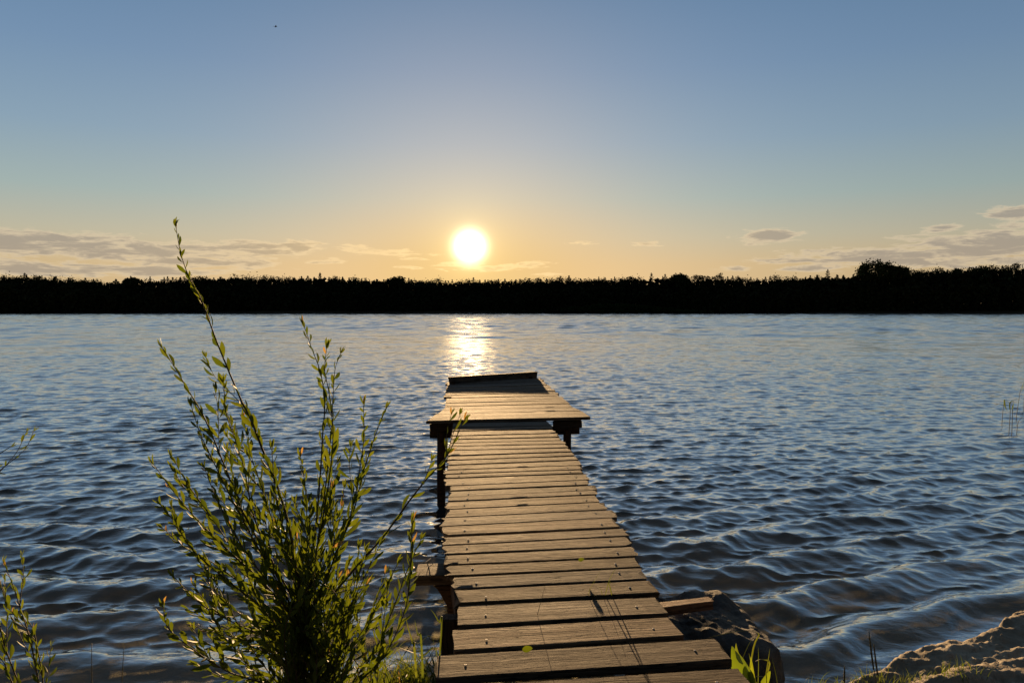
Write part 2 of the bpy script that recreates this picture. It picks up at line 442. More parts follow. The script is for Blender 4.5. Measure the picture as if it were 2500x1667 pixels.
# ------------------------------------------------------------------ lake
def build_lake():
    rows = [2.3]
    while rows[-1] < 356: rows.append(rows[-1]*1.0025 + .003)
    R = np.array(rows); A = np.radians(np.linspace(-50, 50, 860))
    nr, na = len(R), len(A)
    RR, AA = np.meshgrid(R, A, indexing='ij')
    X0 = RR*np.sin(AA); Y0 = RR*np.cos(AA)
    sp = np.gradient(R)[:, None]*np.ones((1, na))
    rng = np.random.default_rng(5)
    DX = np.zeros_like(X0); DY = np.zeros_like(X0); Z = np.zeros_like(X0); lost = np.zeros_like(X0)
    N = 130
    lam = np.exp(np.linspace(math.log(.075), math.log(3.6), N)) * np.exp(rng.normal(0, .03, N))
    tot = 0
    near = 1 + .62*np.exp(-np.clip(RR-4, 0, 400)/26.0)
    gust = near*(.62 + .76*VN.fbm(X0/9+3, Y0/16+8, 3))
    dsh = shore_d(X0, Y0)
    calm = np.clip((dsh+.1)/1.6, .25, 1)
    for i in range(N):
        l = lam[i]; k = 2*math.pi/l
        th = rng.normal(0, .43 if l < .9 else .32) + .12*(1 if rng.random() < .6 else -1)
        slope = .037*math.exp(-((math.log(l/.14))/.6)**2) + .028*math.exp(-((math.log(l/.36))/.68)**2)
        tot += slope**2/2
        kx, ky = math.sin(th), -math.cos(th)
        ph = rng.random()*2*math.pi
        fade = np.clip((l/sp-2.6)/2.2, 0, 1)
        lost += (slope**2/2)*(1-fade**2)
        a = slope/k*fade*gust*np.where(l > .5, 1.0, calm)
        arg = k*(kx*X0+ky*Y0)+ph
        s, c = np.sin(arg), np.cos(arg)
        Z += a*c
        DX -= a*kx*s*.9; DY -= a*ky*s*.9
    # longer wind waves out on the open lake
    farw = np.clip((RR-22)/70, 0, 1)
    for i in range(46):
        l = math.exp(rng.uniform(math.log(1.3), math.log(7.5))); k = 2*math.pi/l; th = rng.normal(0, .36)
        kx, ky = math.sin(th), -math.cos(th); arg = k*(kx*X0+ky*Y0)+rng.random()*6.28
        Z += (.021/k)*np.clip((l/sp-2.2)/2, 0, 1)*farw*(gust/near)*np.cos(arg)
    # swell shoaling on to the beach, crests parallel to the shore
    wob = .9*VN.fbm(X0*.45+2, Y0*.45+7, 3)
    ph = 2*math.pi*(dsh/.78 + 1.1*wob)
    amp = .042*np.clip((dsh+.05)/.5, 0, 1)*np.clip(1-(dsh-1.5)/5.5, 0, 1)*(.35+1.3*VN.fbm(X0*.5+31, Y0*.9+3, 2))
    cr = np.exp(1.1*np.cos(ph))/math.exp(1.1)
    Z += amp*(cr*2-.7)
    DY -= amp*1.1*np.sin(ph)*-1
    print("rms slope", math.sqrt(tot))
    X = X0+DX; Y = Y0+DY
    V = np.stack([X, Y, Z], -1).reshape(-1, 3)
    i = (np.arange(nr-1)[:, None]*na + np.arange(na-1)[None]).ravel()
    Fc = np.stack([i, i+1, i+na+1, i+na], 1)
    me = np_mesh("lake_water", V, Fc)
    dep = np.clip(Z - shore_z(X0, Y0, False), 0, 50)
    turb = 1-np.exp(-1.9*dep)
    for nm, arr in (("turbid", turb), ("lost", np.sqrt(lost/tot))):
        at = me.attributes.new(nm, 'FLOAT', 'POINT'); at.data.foreach_set('value', arr.astype(np.float32).ravel())
    tag(link("lake_water", me, water_material()), kind='structure')
build_lake()

# ------------------------------------------------------------------ far bank and forest
FARD = 352.0
def build_far():
    xs = np.linspace(-420, 420, 120)
    prof = [(-14, -1.2), (-2, -.15), (1.5, .35), (8, 1.2), (60, 3.0), (400, 6.0)]
    V = []; 
    for x in xs:
        yo = FARD + 3*math.sin(x*.02) + 1.5*math.sin(x*.071)
        for dy, z in prof: V.append((x, yo+dy, z))
    n = len(prof); Fc = [(i*n+j, (i+1)*n+j, (i+1)*n+j+1, i*n+j+1) for i in range(len(xs)-1) for j in range(n-1)]
    tag(link("far_shore_ground", py_mesh("far_shore_ground", V, Fc, True), M_FARBANK), kind='structure')
build_far()

SKYX = [-400, 0, 133, 255, 372, 480, 574, 690, 781, 850, 957, 1063, 1250, 1380, 1569, 1633, 1702, 1760, 1808, 1904, 2015, 2074, 2105, 2190, 2286, 2355, 2473, 2500, 2900]
SKYYP = [666, 670, 674, 683, 679, 675, 671, 675, 670, 676, 679, 682, 680, 679, 673, 671, 675, 673, 677, 675, 669, 667, 664, 660, 655, 651, 647, 647, 642]
def tri_cloud(C, size, rng, flat=.6):
    """random triangles centred on C (n,3)"""
    n = len(C)
    a = rng.normal(size=(n, 3)); a /= np.linalg.norm(a, axis=1)[:, None]
    b = rng.normal(size=(n, 3)); b -= a*(a*b).sum(1)[:, None]; b /= np.linalg.norm(b, axis=1)[:, None]
    s = (np.asarray(size)*rng.uniform(.6, 1.35, n))[:, None]
    P = np.stack([C+a*s, C-a*s*.5+b*s*.75, C-a*s*.5-b*s*.75], 1)
    return P.reshape(-1, 3)
def conifer_points(hgt, rad, rng, n, base=.12):
    t = base + (1-base)*(1-rng.random(n)**1.35)
    whorl = .72+.28*np.cos(t*hgt*2*math.pi/1.3)
    r = rad*(1-t)**.66*whorl*np.sqrt(rng.random(n))*1.15 + .03
    a = rng.random(n)*2*math.pi
    lob = 1+.25*np.sin(a*3+t*9)
    z = t*hgt - .12*r
    return np.stack([r*lob*np.cos(a), r*lob*np.sin(a), z], 1)
def pine_points(hgt, rad, rng, n):
    """scots-pine like: clumps on an upper crown, ragged"""
    k = 16; out = []
    for i in range(k):
        t = rng.uniform(.38, .97); rr = rad*math.sin(math.pi*min(1, (1.06-t)/.62))**.7*rng.uniform(.25, 1.0)
        a = rng.random()*2*math.pi
        c = np.array([rr*math.cos(a), rr*math.sin(a), t*hgt])
        out.append(c + rng.normal(size=(n//k, 3))*np.array([.42, .42, .26])*rad*.55)
    # a leader
    out.append(np.stack([rng.normal(0, .35, 16), rng.normal(0, .35, 16), hgt*rng.uniform(.93, .985, 16)], 1))
    return np.concatenate(out)
def tree_mesh(name, hgt, rad, rng, style, n=260, size=.55):
    C = conifer_points(hgt, rad, rng, n) if style == 0 else pine_points(hgt, rad, rng, n)
    rr = np.hypot(C[:, 0], C[:, 1])
    P = tri_cloud(C, size*np.clip(.38+.62*rr/1.2, .3, 1) if style == 0 else size, rng)
    # trunk as thin six sided taper
    return np_mesh(name, P, np.arange(len(P)).reshape(-1, 3), False), P
def trunk_mesh(name, hgt, r0, rng):
    V = []; n = 7; segs = 6
    for j in range(segs+1):
        t = j/segs; r = r0*(1-.82*t); ox = .25*math.sin(t*2.2+rng.random())*t
        for q in range(n): V.append((ox+r*math.cos(q*2*math.pi/n), r*math.sin(q*2*math.pi/n), t*hgt))
    Fc = [(j*n+q, j*n+(q+1) % n, (j+1)*n+(q+1) % n, (j+1)*n+q) for j in range(segs) for q in range(n)]
    return py_mesh(name, V, Fc, True)
def top_z(px, Y):
    yp = float(np.interp(px, SKYX, SKYYP))
    return atY(px, yp, Y).z
def build_forest():
    rng = np.random.default_rng(21)
    # mass of the wood behind and below the skyline trees, counted by nobody
    P = []
    for row, (yo, drop, step) in enumerate([(3, 6.5, 2.4), (7, 4.2, 2.6), (11, 3.0, 2.6), (15, 2.5, 2.6), (20, 2.3, 2.8), (26, 2.2, 3.0), (34, 2.2, 3.4)]):
        x = -330.0
        while x < 330:
            x += step*rng.uniform(.6, 1.4)
            Y = FARD + 2 + yo + rng.uniform(-1.5, 1.5)
            px = CX + F*x/Y
            h = max(3.0, top_z(px, Y) - drop*rng.uniform(.7, 1.5) - .5)
            n = 210 if row < 3 else 150
            C = conifer_points(h, rng.uniform(1.9, 2.9), rng, n, .0) if rng.random() < .6 else pine_points(h, 2.6, rng, n)
            if True: # fill to the ground
                G = np.stack([rng.uniform(-1.9, 1.9, 90), rng.uniform(-1.5, 1.5, 90), rng.uniform(0, h*.85, 90)], 1); C = np.concatenate([C, G])
            P.append(tri_cloud(C + np.array([x, Y, .6]), .72, rng))
    P = np.concatenate(P)
    o = link("forest", np_mesh("forest", P, np.arange(len(P)).reshape(-1, 3), False), M_TREE)
    tag(o, "dense dark conifer wood filling the far shore below the skyline", "forest", kind='stuff')
    # skyline trees, each its own object
    protos = []
    for i in range(9):
        me, _ = tree_mesh("pine_tree", 17, rng.uniform(3.8, 5.2), rng, 1 if i % 2 else 0, 950, .34)
        me.materials.append(M_TREE); protos.append(me)
    x = -268.0; first = None
    skip = [(t[0], 13) for t in SPECIAL]
    while x < 268:
        x += rng.uniform(1.5, 3.2)
        Y = FARD + 12 + rng.uniform(0, 12)
        px = CX + F*x/Y
        if any(abs(px-s) < w for s, w in skip): continue
        h = top_z(px, Y) + rng.normal(-.3, .55) + 1.5*(float(VN.fbm(np.array([x/16.0]), np.array([3.3]), 3)[0])-.5) - .6
        if first is None:
            o = bpy.data.objects.new("pine_tree", protos[0]); first = o
        else:
            o = first.copy(); o.data = protos[rng.integers(0, 9)]
        COL.objects.link(o)
        o.location = (x, Y, .6); o.rotation_euler = (0, 0, rng.random()*6.28)
        s = rng.uniform(.75, 1.25); o.scale = (s, s, h/17)
        tag(o, "small dark conifer in the even row of treetops along the far skyline", "tree", "conifers along the far skyline")
# (pixel x, pixel y of the tip, style, crown radius, name, label)
SPECIAL = [
    (2140, 640, 2, 8.6, "broadleaf_tree", "huge round-crowned dark tree bulging above the far skyline on the right"),
    (2195, 652, 2, 4.6, "broadleaf_tree", "smaller rounded tree leaning against the right flank of the huge round-crowned tree"),
    (2021, 657, 0, 3.0, "pine_tree", "tall pointed conifer standing alone just left of the huge round-crowned tree"),
    (1760, 665, 1, 3.2, "pine_tree", "ragged flat-topped pine rising midway between the sun and the huge round tree"),
    (1659, 671, 2, 4.4, "broadleaf_tree", "rounded dome-topped tree on the skyline right of the sun's reflection"),
    (1590, 666, 0, 2.6, "pine_tree", "sharp pointed spruce with a notch beside it, first tall tip right of the sun"),
    (781, 665, 0, 2.6, "pine_tree", "tallest pointed conifer on the skyline between the willow tip and the sun"),
    (321, 679, 2, 3.4, "broadleaf_tree", "lone bushy treetop in the low dip of the skyline at far left"),
    (571, 667, 1, 3.0, "pine_tree", "ragged pine above the skyline right of the tall willow shoot"),
    (967, 677, 2, 4.8, "broadleaf_tree", "broad low dome-shaped tree on the skyline shortly left of the sun"),
    (2478, 641, 1, 4.2, "pine_tree", "broad ragged pine topping the wood at the right edge"),
]
def build_special():
    rng = np.random.default_rng(5)
    for px, py, style, rad, nm, label in SPECIAL:
        Y = FARD + 10 + (2 if style == 2 else 5)
        top = atY(px, py, Y)
        root = empty(nm, (top.x, Y, .6))
        h = top.z - .6
        tag(root, label, "tree", "trees standing out of the far skyline")
        if style == 2:
            C = []
            for i in range(46 if rad > 6 else 26):
                a = rng.random()*6.28; t = rng.random()
                el = math.asin(rng.uniform(-.35, 1))
                rr = rad*rng.uniform(.72, 1.0)
                hz = rad*.62
                c = np.array([rr*math.cos(a)*math.cos(el), rr*math.sin(a)*math.cos(el)*.7, h-hz-.3+hz*math.sin(el)*rng.uniform(.85, 1.0)])
                C.append(c+rng.normal(size=(70, 3))*.13*rad)
            C.append(np.stack([rng.normal(0, rad*.38, 500), rng.normal(0, rad*.3, 500), rng.uniform(h*.3, h-rad*.35, 500)], 1))
            C = np.concatenate(C); P = tri_cloud(C, .55, rng)
            me = np_mesh("crown", P, np.arange(len(P)).reshape(-1, 3), False); mat = M_TREE2
        else:
            me, _ = tree_mesh("crown", h, rad*(1.5 if style == 0 else 1.1), rng, style, 900, .36); mat = M_TREE
        link("crown", me, mat, root)
        link("trunk", trunk_mesh("trunk", h*.9, .28, rng), M_TRUNK, root)
build_special()
build_forest()
def build_reedbed():
    rng = np.random.default_rng(8); n = 5200
    px = np.clip(rng.normal(1530, 90, n), 1370, 1760)
    Y = FARD + 1 + rng.uniform(-1, 3, n)
    x = (px-CX)/F*Y
    hmax = 3.6*np.exp(-((px-1500)/150)**2)+.6
    C = np.stack([x, Y, .2+rng.random(n)*hmax], 1)
    P = tri_cloud(C, .42, rng)
    tag(link("reed_bed", np_mesh("reed_bed", P, np.arange(len(P)).reshape(-1, 3), False), M_REEDBED), "low olive reeds and scrub at the far waterline right of the sun glitter", "reeds", kind='stuff')
build_reedbed()

# ------------------------------------------------------------------ jetty
JETTY = empty("jetty", (0.05, 3.6, 0))
tag(JETTY, "weathered plank jetty on dark posts running out to a wider platform over the lake", "jetty")

def plank(bl, br, fl, fr, th, rng, rag=.006, mat=None, name="plank", parent=None, warp=.0015):
    """board with top corners back-left, back-right, front-left, front-right"""
    c = (bl+br+fl+fr)/4
    ax = ((br+fr)-(bl+fl)).normalized()
    ay = ((bl+br)-(fl+fr)); ay = (ay-ax*ay.dot(ax)).normalized(); az = ax.cross(ay)
    M = Matrix(((ax.x, ay.x, az.x, c.x), (ax.y, ay.y, az.y, c.y), (ax.z, ay.z, az.z, c.z), (0, 0, 0, 1)))
    Mi = M.inverted()
    BL, BR, FL, FR = (Mi @ p for p in (bl, br, fl, fr))
    nx = 30
    bev = min(.0035, th*.2)
    prof = [(0.0, -th), (0.0, -bev), (bev*.35, -bev*.35), (bev, 0), ('m', .25), ('m', .5), ('m', .75), (-bev, 0), (-bev*.35, -bev*.35), (-1e-9, -bev), (-1e-9, -th)]
    V = []; n = len(prof)
    ph = rng.random()*6; sag = rng.uniform(-warp, warp); cup = rng.uniform(-.0002, .0003)
    e0 = rng.normal(0, rag, n); e1 = rng.normal(0, rag, n)
    wf = np.cumsum(rng.normal(0, .0005, nx+1)); wb = np.cumsum(rng.normal(0, .0005, nx+1)); wf -= wf.mean(); wb -= wb.mean()
    for i in range(nx+1):
        t = i/nx
        pb = BL.lerp(BR, t); pf = FL.lerp(FR, t)
        wid = pb.y-pf.y
        for j, (u, z) in enumerate(prof):
            if u == 'm': s = z; dz = cup*(1-(2*s-1)**2)
            elif j < 4: s = u/wid; dz = z
            else: s = 1+u/wid; dz = z
            p = pf.lerp(pb, s)
            yy = p.y + (wf[i]*(1-s)+wb[i]*s)
            xx = p.x
            if i == 0: xx -= e0[j]
            if i == nx: xx += e1[j]
            zz = p.z + dz + sag*math.sin(math.pi*t+ph*.2) + rng.normal(0, .00008)
            V.append((xx, yy, zz))
    Fc = []
    for i in range(nx):
        for j in range(n):
            k = (j+1) % n
            Fc.append((i*n+j, (i+1)*n+j, (i+1)*n+k, i*n+k))
    Fc.append(tuple(range(n))); Fc.append(tuple(nx*n+j for j in reversed(range(n))))
    me = py_mesh(name, V, Fc, False)
    me.polygons.foreach_set('use_smooth', [len(f) == 4 for f in Fc])
    bm = bmesh.new(); bm.from_mesh(me); bmesh.ops.recalc_face_normals(bm, faces=bm.faces); bm.to_mesh(me); bm.free()
    try: me.set_sharp_from_angle(angle=math.radians(24))
    except Exception: pass
    return link(name, me, mat or M_PLANK, parent or JETTY, M), M

def screw(parent, pos, up, r=.0062, tilt=None):
    V = []; n = 14
    for (rr, z) in ((r, -.001), (r, .0006), (r*.85, .0010)):
        for q in range(n): V.append((rr*math.cos(q*2*math.pi/n), rr*math.sin(q*2*math.pi/n), z))
    Fc = [(j*n+q, j*n+(q+1) % n, (j+1)*n+(q+1) % n, (j+1)*n+q) for j in range(2) for q in range(n)]
    # cross recess: inner ring sunk
    for q in range(n): V.append((r*.30*(1+.6*(q % 2))*math.cos(q*2*math.pi/n), r*.30*(1+.6*(q % 2))*math.sin(q*2*math.pi/n), .0005))
    Fc += [(2*n+q, 2*n+(q+1) % n, 3*n+(q+1) % n, 3*n+q) for q in range(n)]
    Fc.append(tuple(3*n+q for q in range(n)))
    me = py_mesh("screw", V, Fc, True)
    q = Vector((0, 0, 1)).rotation_difference(up)
    return link("screw", me, M_METAL, parent, Matrix.Translation(pos) @ q.to_matrix().to_4x4())

def prism(name, pts, width_vec, mat, parent=JETTY, bev=.004):
    """extrude polygon pts along width_vec"""
    n = len(pts); c = sum(pts, Vector())/n + width_vec*.5
    V = [p-c for p in pts]+[p+width_vec-c for p in pts]
    Fc = [tuple(range(n)), tuple(range(2*n-1, n-1, -1))]+[(i, n+i, n+(i+1) % n, (i+1) % n) for i in range(n)]
    me = py_mesh(name, V, Fc)
    bm = bmesh.new(); bm.from_mesh(me); bmesh.ops.recalc_face_normals(bm, faces=bm.faces)
    if bev: bmesh.ops.bevel(bm, geom=list(bm.edges), offset=bev, segments=1, affect='EDGES')
    bm.to_mesh(me); bm.free()
    return link(name, me, mat, parent, Matrix.Translation(c))
def bar(name, a, b, w, h, mat=None, parent=None):
    """rectangular timber from a to b (centre line), width w horizontally, height h; long axis = local x"""
    d = b-a; L = d.length; ax = d.normalized()
    up = Vector((0, 0, 1)) if abs(ax.z) < .9 else Vector((0, -1, 0))
    ay = up.cross(ax).normalized(); az = ax.cross(ay)
    c = (a+b)/2
    M = Matrix(((ax.x, ay.x, az.x, c.x), (ax.y, ay.y, az.y, c.y), (ax.z, ay.z, az.z, c.z), (0, 0, 0, 1)))
    bm = bmesh.new()
    bmesh.ops.create_cube(bm, size=1)
    for v in bm.verts: v.co = Vector((v.co.x*L, v.co.y*w, v.co.z*h))
    ed = [e for e in bm.edges if abs((e.verts[0].co-e.verts[1].co).x) > L*.5]
    bmesh.ops.subdivide_edges(bm, edges=ed, cuts=max(2, int(L/.12)))
    bmesh.ops.bevel(bm, geom=[e for e in bm.edges if len(e.link_faces) == 2 and e.calc_face_angle() > 1], offset=min(w, h)*.07, segments=2, affect='EDGES')
    for v in bm.verts: v.co += Vector((0, random.gauss(0, .0012), random.gauss(0, .0012)))
    me = bpy.data.meshes.new(name); bm.to_mesh(me); bm.free()
    return link(name, me, mat or M_BEAM, parent or JETTY, M)
def pole(name, x, y, z0, z1, r, mat=None, seed=1):
    rng = np.random.default_rng(seed); n = 14; segs = 18; V = []
    lean = rng.normal(0, .012, 2)
    for j in range(segs+1):
        t = j/segs; z = z0+(z1-z0)*t
        for q in range(n):
            rr = r*(1.06-.1*t)*(1+rng.normal(0, .025))
            V.append((lean[0]*t*(z1-z0)+rr*math.cos(q*2*math.pi/n), lean[1]*t*(z1-z0)+rr*math.sin(q*2*math.pi/n), z-z0))
    Fc = [(j*n+q, j*n+(q+1) % n, (j+1)*n+(q+1) % n, (j+1)*n+q) for j in range(segs) for q in range(n)]
    Fc.append(tuple(segs*n+q for q in range(n)))
    return link(name, py_mesh(name, V, Fc, True), mat or M_BEAM, JETTY, Matrix.Translation((x, y, z0)))

def build_jetty():
    rng = np.random.default_rng(4)
    # (x_left, y_left, x_right, y_right, gap px, depth below the eye) of each gap, far to near
    def A(l, r, t, h): return (1040+l[0]/5.6, 890+l[1]/5.6, 1040+r[0]/5.6, 890+r[1]/5.6, t, h)
    def B(l, r, t, h): return (1050+l[0]/4.6118, 1150+l[1]/4.6118, 1050+r[0]/4.6118, 1150+r[1]/4.6118, t, h)
    G = [A((382, 762), (1625, 738), 2, 1.215), A((380, 795), (1650, 770), 3, 1.215), A((370, 862), (1712, 833), 2.2, 1.218), A((365, 908), (1735, 880), 4, 1.218), A((345, 975), (1790, 935), 3, 1.22), A((340, 1022), (1815, 990), 3, 1.22),
         A((330, 1070), (1850, 1035), 2, 1.222), A((325, 1116), (1890, 1083), 2, 1.224), A((315, 1170), (1935, 1134), 3, 1.226), A((300, 1245), (1990, 1190), 4, 1.23), A((295, 1310), (2040, 1245), 4, 1.235),
         A((295, 1375), (2085, 1305), 3, 1.24), A((290, 1440), (2110, 1372), 2, 1.243), A((295, 1497), (2140, 1432), 3, 1.246), A((300, 1553), (2175, 1487), 4, 1.25),
         B((210, 165), (1775, 97), 1.5, 1.255), B((210, 222), (1795, 152), 4, 1.26), B((205, 290), (1820, 212), 1.5, 1.265), B((195, 342), (1855, 265), 4, 1.27), B((190, 430), (1915, 348), 2.5, 1.28), B((165, 522), (2000, 432), 2.5, 1.29),
         B((130, 622), (2085, 520), 2.5, 1.30), B((195, 728), (2155, 632), 6, 1.31), B((160, 832), (2215, 728), 5, 1.32), B((180, 938), (2245, 842), 5, 1.33), B((190, 1057), (2310, 960), 5.5, 1.34), B((230, 1183), (2372, 1080), 5.5, 1.35),
         B((275, 1325), (2440, 1218), 6.5, 1.36), B((300, 1485), (2537, 1372), 6, 1.368)]
    n = len(G)
    G = [(*q[:4], q[4]*.72, 1.372-.0036*(28-i)) for i, q in enumerate(G)]
    planks = []
    for i in range(n-1):
        b, f = G[i], G[i+1]
        zb, zf = H-b[5], H-f[5]
        jl, jr = rng.normal(0, 3 if i > 8 else 1.2), rng.normal(0, 3 if i > 8 else 1.2)
        bl = atZ(b[0]+jl, b[1]+b[4]/2, zb); br = atZ(b[2]+jr, b[3]+b[4]/2, zb)
        fl = atZ(f[0]+jl, f[1]-f[4]/2, zf); fr = atZ(f[2]+jr, f[3]-f[4]/2, zf)
        dz = rng.normal(0, .0008)
        for p in (bl, br, fl, fr): p.z += dz
        o, M = plank(bl, br, fl, fr, .030, rng, .012 if 15 < i else .007)
        planks.append((o, bl, br, fl, fr))
    # lower near boards; corners given in pixels
    def C(x, y): return (1000+x/4.9, 1347+y/4.9)
    def D(x, y): return (1420+x/4.9, 1347+y/4.9)
    for bl, br, fl, fr, h in [(C(592, 640), D(865, 540), C(572, 872), D(1042, 730), 1.376), (C(530, 925), D(1035, 778), C(526, 1167), D(1218, 995), 1.379),
                              (C(332, 1237), D(1582, 1030), C(315, 1507), D(1792, 1278), 1.381), (C(300, 1612), D(1862, 1388), C(265, 1925), D(2120, 1690), 1.386)]:
        z = H-h
        q = [atZ(*p, z) for p in (bl, br, fl, fr)]
        o, M = plank(*q, .032, rng, .004)
        planks.append((o, *q))
    # one board more behind the frame, resting on the bank
    last = planks[-1]
    dv = (last[3]-last[1])*1.08
    q = [last[k]+dv for k in (1, 2, 3, 4)]
    for p in q: p.z -= .004
    plank(*q, .032, rng, .004)
    # screws on the boards near enough to show them
    for o, bl, br, fl, fr in planks[12:]:
        up = (br-bl).cross(bl-fl).normalized()
        if up.z < 0: up = -up
        W = (br-bl).length
        for s in ((.125/W), 1-.11/W):
            s += rng.normal(0, .012); t = rng.uniform(.3, .7)
            pt = fl.lerp(fr, s).lerp(bl.lerp(br, s), t)
            screw(o, pt+up*.0012, up, rng.uniform(.0046, .0058))
    # stringers under the narrow run
    for side in (0, 1):
        for a, b in ((0, 12), (12, 20), (20, n-1)):
            P, Q = G[a], G[b]
            pa = atZ(P[0], P[1], H-P[5]); pb = atZ(P[2], P[3], H-P[5]); qa = atZ(Q[0], Q[1], H-Q[5]); qb = atZ(Q[2], Q[3], H-Q[5])
            s = .075 if side == 0 else .90
            u = pa.lerp(pb, s); v = qa.lerp(qb, s)
            u.z -= .036+.06; v.z -= .036+.06
            d = (v-u).normalized()
            bar("stringer", u-d*.0, v+d*.0, .05, .115)
    # platform ---------------------------------------------------------
    fl0 = atZ(1041, 1027, H-1.25); fr0 = atZ(1441, 1017, H-1.235)
    ax = (fr0-fl0); ax.z = 0; ax.normalize(); fw = Vector((-ax.y, ax.x, 0))
    def edge(px, py, h): return atZ(px, py, H-h)
    # left and right outline by depth along the platform
    depth = 5.0
    npl = 25
    t = 0.0
    L_far = edge(1091, 931, 1.245); R_far = edge(1318, 922, 1.14)
    L_mid = edge(1090, 992, 1.25); R_mid = edge(1387, 985, 1.23)
    Ln = L_mid.lerp(L_far, 0)
    u = 0.0; k = 0; wsum = 0
    ws = rng.uniform(.13, .24, 40)
    # long front boards
    front = [((1041, 1027.5), (1441, 1017), (1067, 1011), (1419, 1003)), ((1068, 1010.2), (1418, 1002.2), (1080, 1001), (1400, 994.5)), ((1081, 1000.3), (1398, 993.8), (1088, 993), (1388, 986))]
    plist = []
    for f1, f2, b1, b2 in front:
        plist.append([edge(*b1, 1.25), edge(*b2, 1.23), edge(*f1, 1.25), edge(*f2, 1.235)])
    Ltot = (L_far-L_mid).length
    u = .008
    while u < Ltot-.03:
        w = min(ws[k], Ltot-u); k += 1
        g = .012 if rng.random() < .7 else .035
        a0, a1 = u/Ltot, min(1, (u+w-g)/Ltot)
        e = rng.normal(0, .018, 2)
        q = [L_mid.lerp(L_far, a1), R_mid.lerp(R_far, a1), L_mid.lerp(L_far, a0), R_mid.lerp(R_far, a0)]
        dx = (q[1]-q[0]).normalized()
        q = [q[0]+dx*e[0], q[1]+dx*e[1], q[2]+dx*e[0], q[3]+dx*e[1]]
        dz = rng.normal(0, .0015)
        for p in q: p.z += dz
        plist.append(q); u += w
    for q in plist: plank(*q, .034, rng, .006, warp=.003)
    # raised timbers on the far end
    la, ra = edge(1093, 929, 1.17), edge(1312, 915.5, 1.085)
    dr = (ra-la).normalized(); fwd = Vector((-dr.y, dr.x, 0)).normalized()
    for kk, (off, wd, th) in enumerate(((.22, .10, .105), (.345, .17, .04))):
        q = [la+fwd*(off+wd), ra+fwd*(off+wd), la+fwd*off, ra+fwd*off]
        for p in q: p.z += .035 - kk*.02
        plank(*q, th, rng, .01, warp=.01)
    for s in (.06, .93):
        a = la.lerp(ra, s)+fwd*.12; b = a+fwd*.62
        a.z -= .055; b.z -= .055
        bar("batten", a, b, .06, .05)
    # platform frame
    A0 = fl0.copy(); B0 = fr0.copy()
    for s in (.16, .50, .84):
        a = A0.lerp(B0, s)+fw*.06; b = L_far.lerp(R_far, s)
        a.z = A0.z-.034-.055; b.z = L_far.lerp(R_far, s).z-.034-.055
        bar("joist", a, b, .06, .10)
    bl_, br_ = A0.lerp(B0, .02)+fw*.22, A0.lerp(B0, .955)+fw*.22
    bl_.z = A0.z-.15-.035; br_.z = B0.z-.15-.035
    bar("crossbeam", bl_, br_, .075, .09)
    for s0, s1 in ((.02, .165), (.78, .955)):
        a = A0.lerp(B0, s0)+fw*.10; b = A0.lerp(B0, s1)+fw*.10
        a.z = A0.z-.034-.058; b.z = B0.z-.034-.058
        bar("packing_block", a, b, .10, .09)
    # posts under the platform
    for px, dd, r in ((1075.5, .16, .050), (1392, .16, .048)):
        base = A0.lerp(B0, (px-1041)/400)+fw*dd
        pole("post", base.x, base.y, -1.3, A0.z-.10, r, seed=int(px))
    for s, dd in ((.30, 2.6), (.80, 2.6), (.32, 4.5), (.8, 4.5), (.77, .9)):
        base = A0.lerp(B0, s)+fw*dd
        pole("post", base.x, base.y, -1.6, A0.z-.12, .05, seed=int(s*100+dd*7))
    # supports near the bank: left beam with its curved brace and post
    z = H-1.41
    q = [atZ(1023, 1376, z), atZ(1077, 1375, z), atZ(1013, 1406, z), atZ(1076, 1403, z)]
    dvr = (q[3]-q[2]).normalized()
    q[1] += dvr*.75; q[3] += dvr*.75
    plank(*q, .052, rng, .006, M_PLANK, "crossbeam")
    # curved brace: polygon in the x-z plane just under the crossbeam
    y0 = q[2].y+.05
    def at(px, py): return atY(px, py, y0)
    pts = [at(1056, 1430), at(1066, 1436), at(1076, 1452), at(1086, 1470), at(1092, 1482), at(1094, 1560), at(1122, 1560), at(1122, 1428)]
    prism("brace", pts, Vector((0, .06, 0)), M_BEAM)
    # left post carrying the near boards
    pz = atY(1103, 1478, 3.45)
    bar("post", Vector((pz.x, 3.42, -.35)), Vector((pz.x, 3.42, H-1.376-.036)), .085, .075)
    pz2 = atY(1560, 1560, 3.5)
    bar("post", Vector((pz2.x, 3.6, -.35)), Vector((pz2.x, 3.6, H-1.376-.15)), .085, .075)
    # side stringers of the low boards
    for s in (.10, .86):
        a = planks[n-1][1].lerp(planks[n-1][2], s); b = planks[-1][3].lerp(planks[-1][4], s)
        a.z = H-1.376-.038-.045; b.z = a.z-.06
        bar("stringer", a, b, .05, .085)
    # outer side board of the narrow deck, near end
    P, Q = G[21], G[n-1]
    a = atZ(P[0]+10, P[1], H-P[5]-.034); b = atZ(Q[0]+4, Q[1]-3, H-Q[5]-.034)
    a.z -= .062; b.z -= .062
    bar("side_board", a, b, .028, .12)
    # square wire strap standing on the crossbeam end
    c0 = atZ(1049, 1381, z+.004); s = .020
    c0.z += .018
    V = []; Fc = []
    dia = [Vector((0, 0, .026)), Vector((.021, 0, 0)), Vector((0, 0, -.026)), Vector((-.021, 0, 0))]
    for i, p in enumerate(dia):
        for k2, (sc, yy) in enumerate(((1.0, -.004), (1.0, .004), (.80, .004), (.80, -.004))): V.append(p*sc+Vector((0, yy, 0)))
    for i in range(4):
        j = (i+1) % 4
        for k2 in range(4): Fc.append((i*4+k2, j*4+k2, j*4+(k2+1) % 4, i*4+(k2+1) % 4))
    link("metal_strap", py_mesh("metal_strap", V, Fc), M_METAL, JETTY, Matrix.Translation(c0) @ Matrix.Rotation(.25, 4, 'Y'))
    return planks
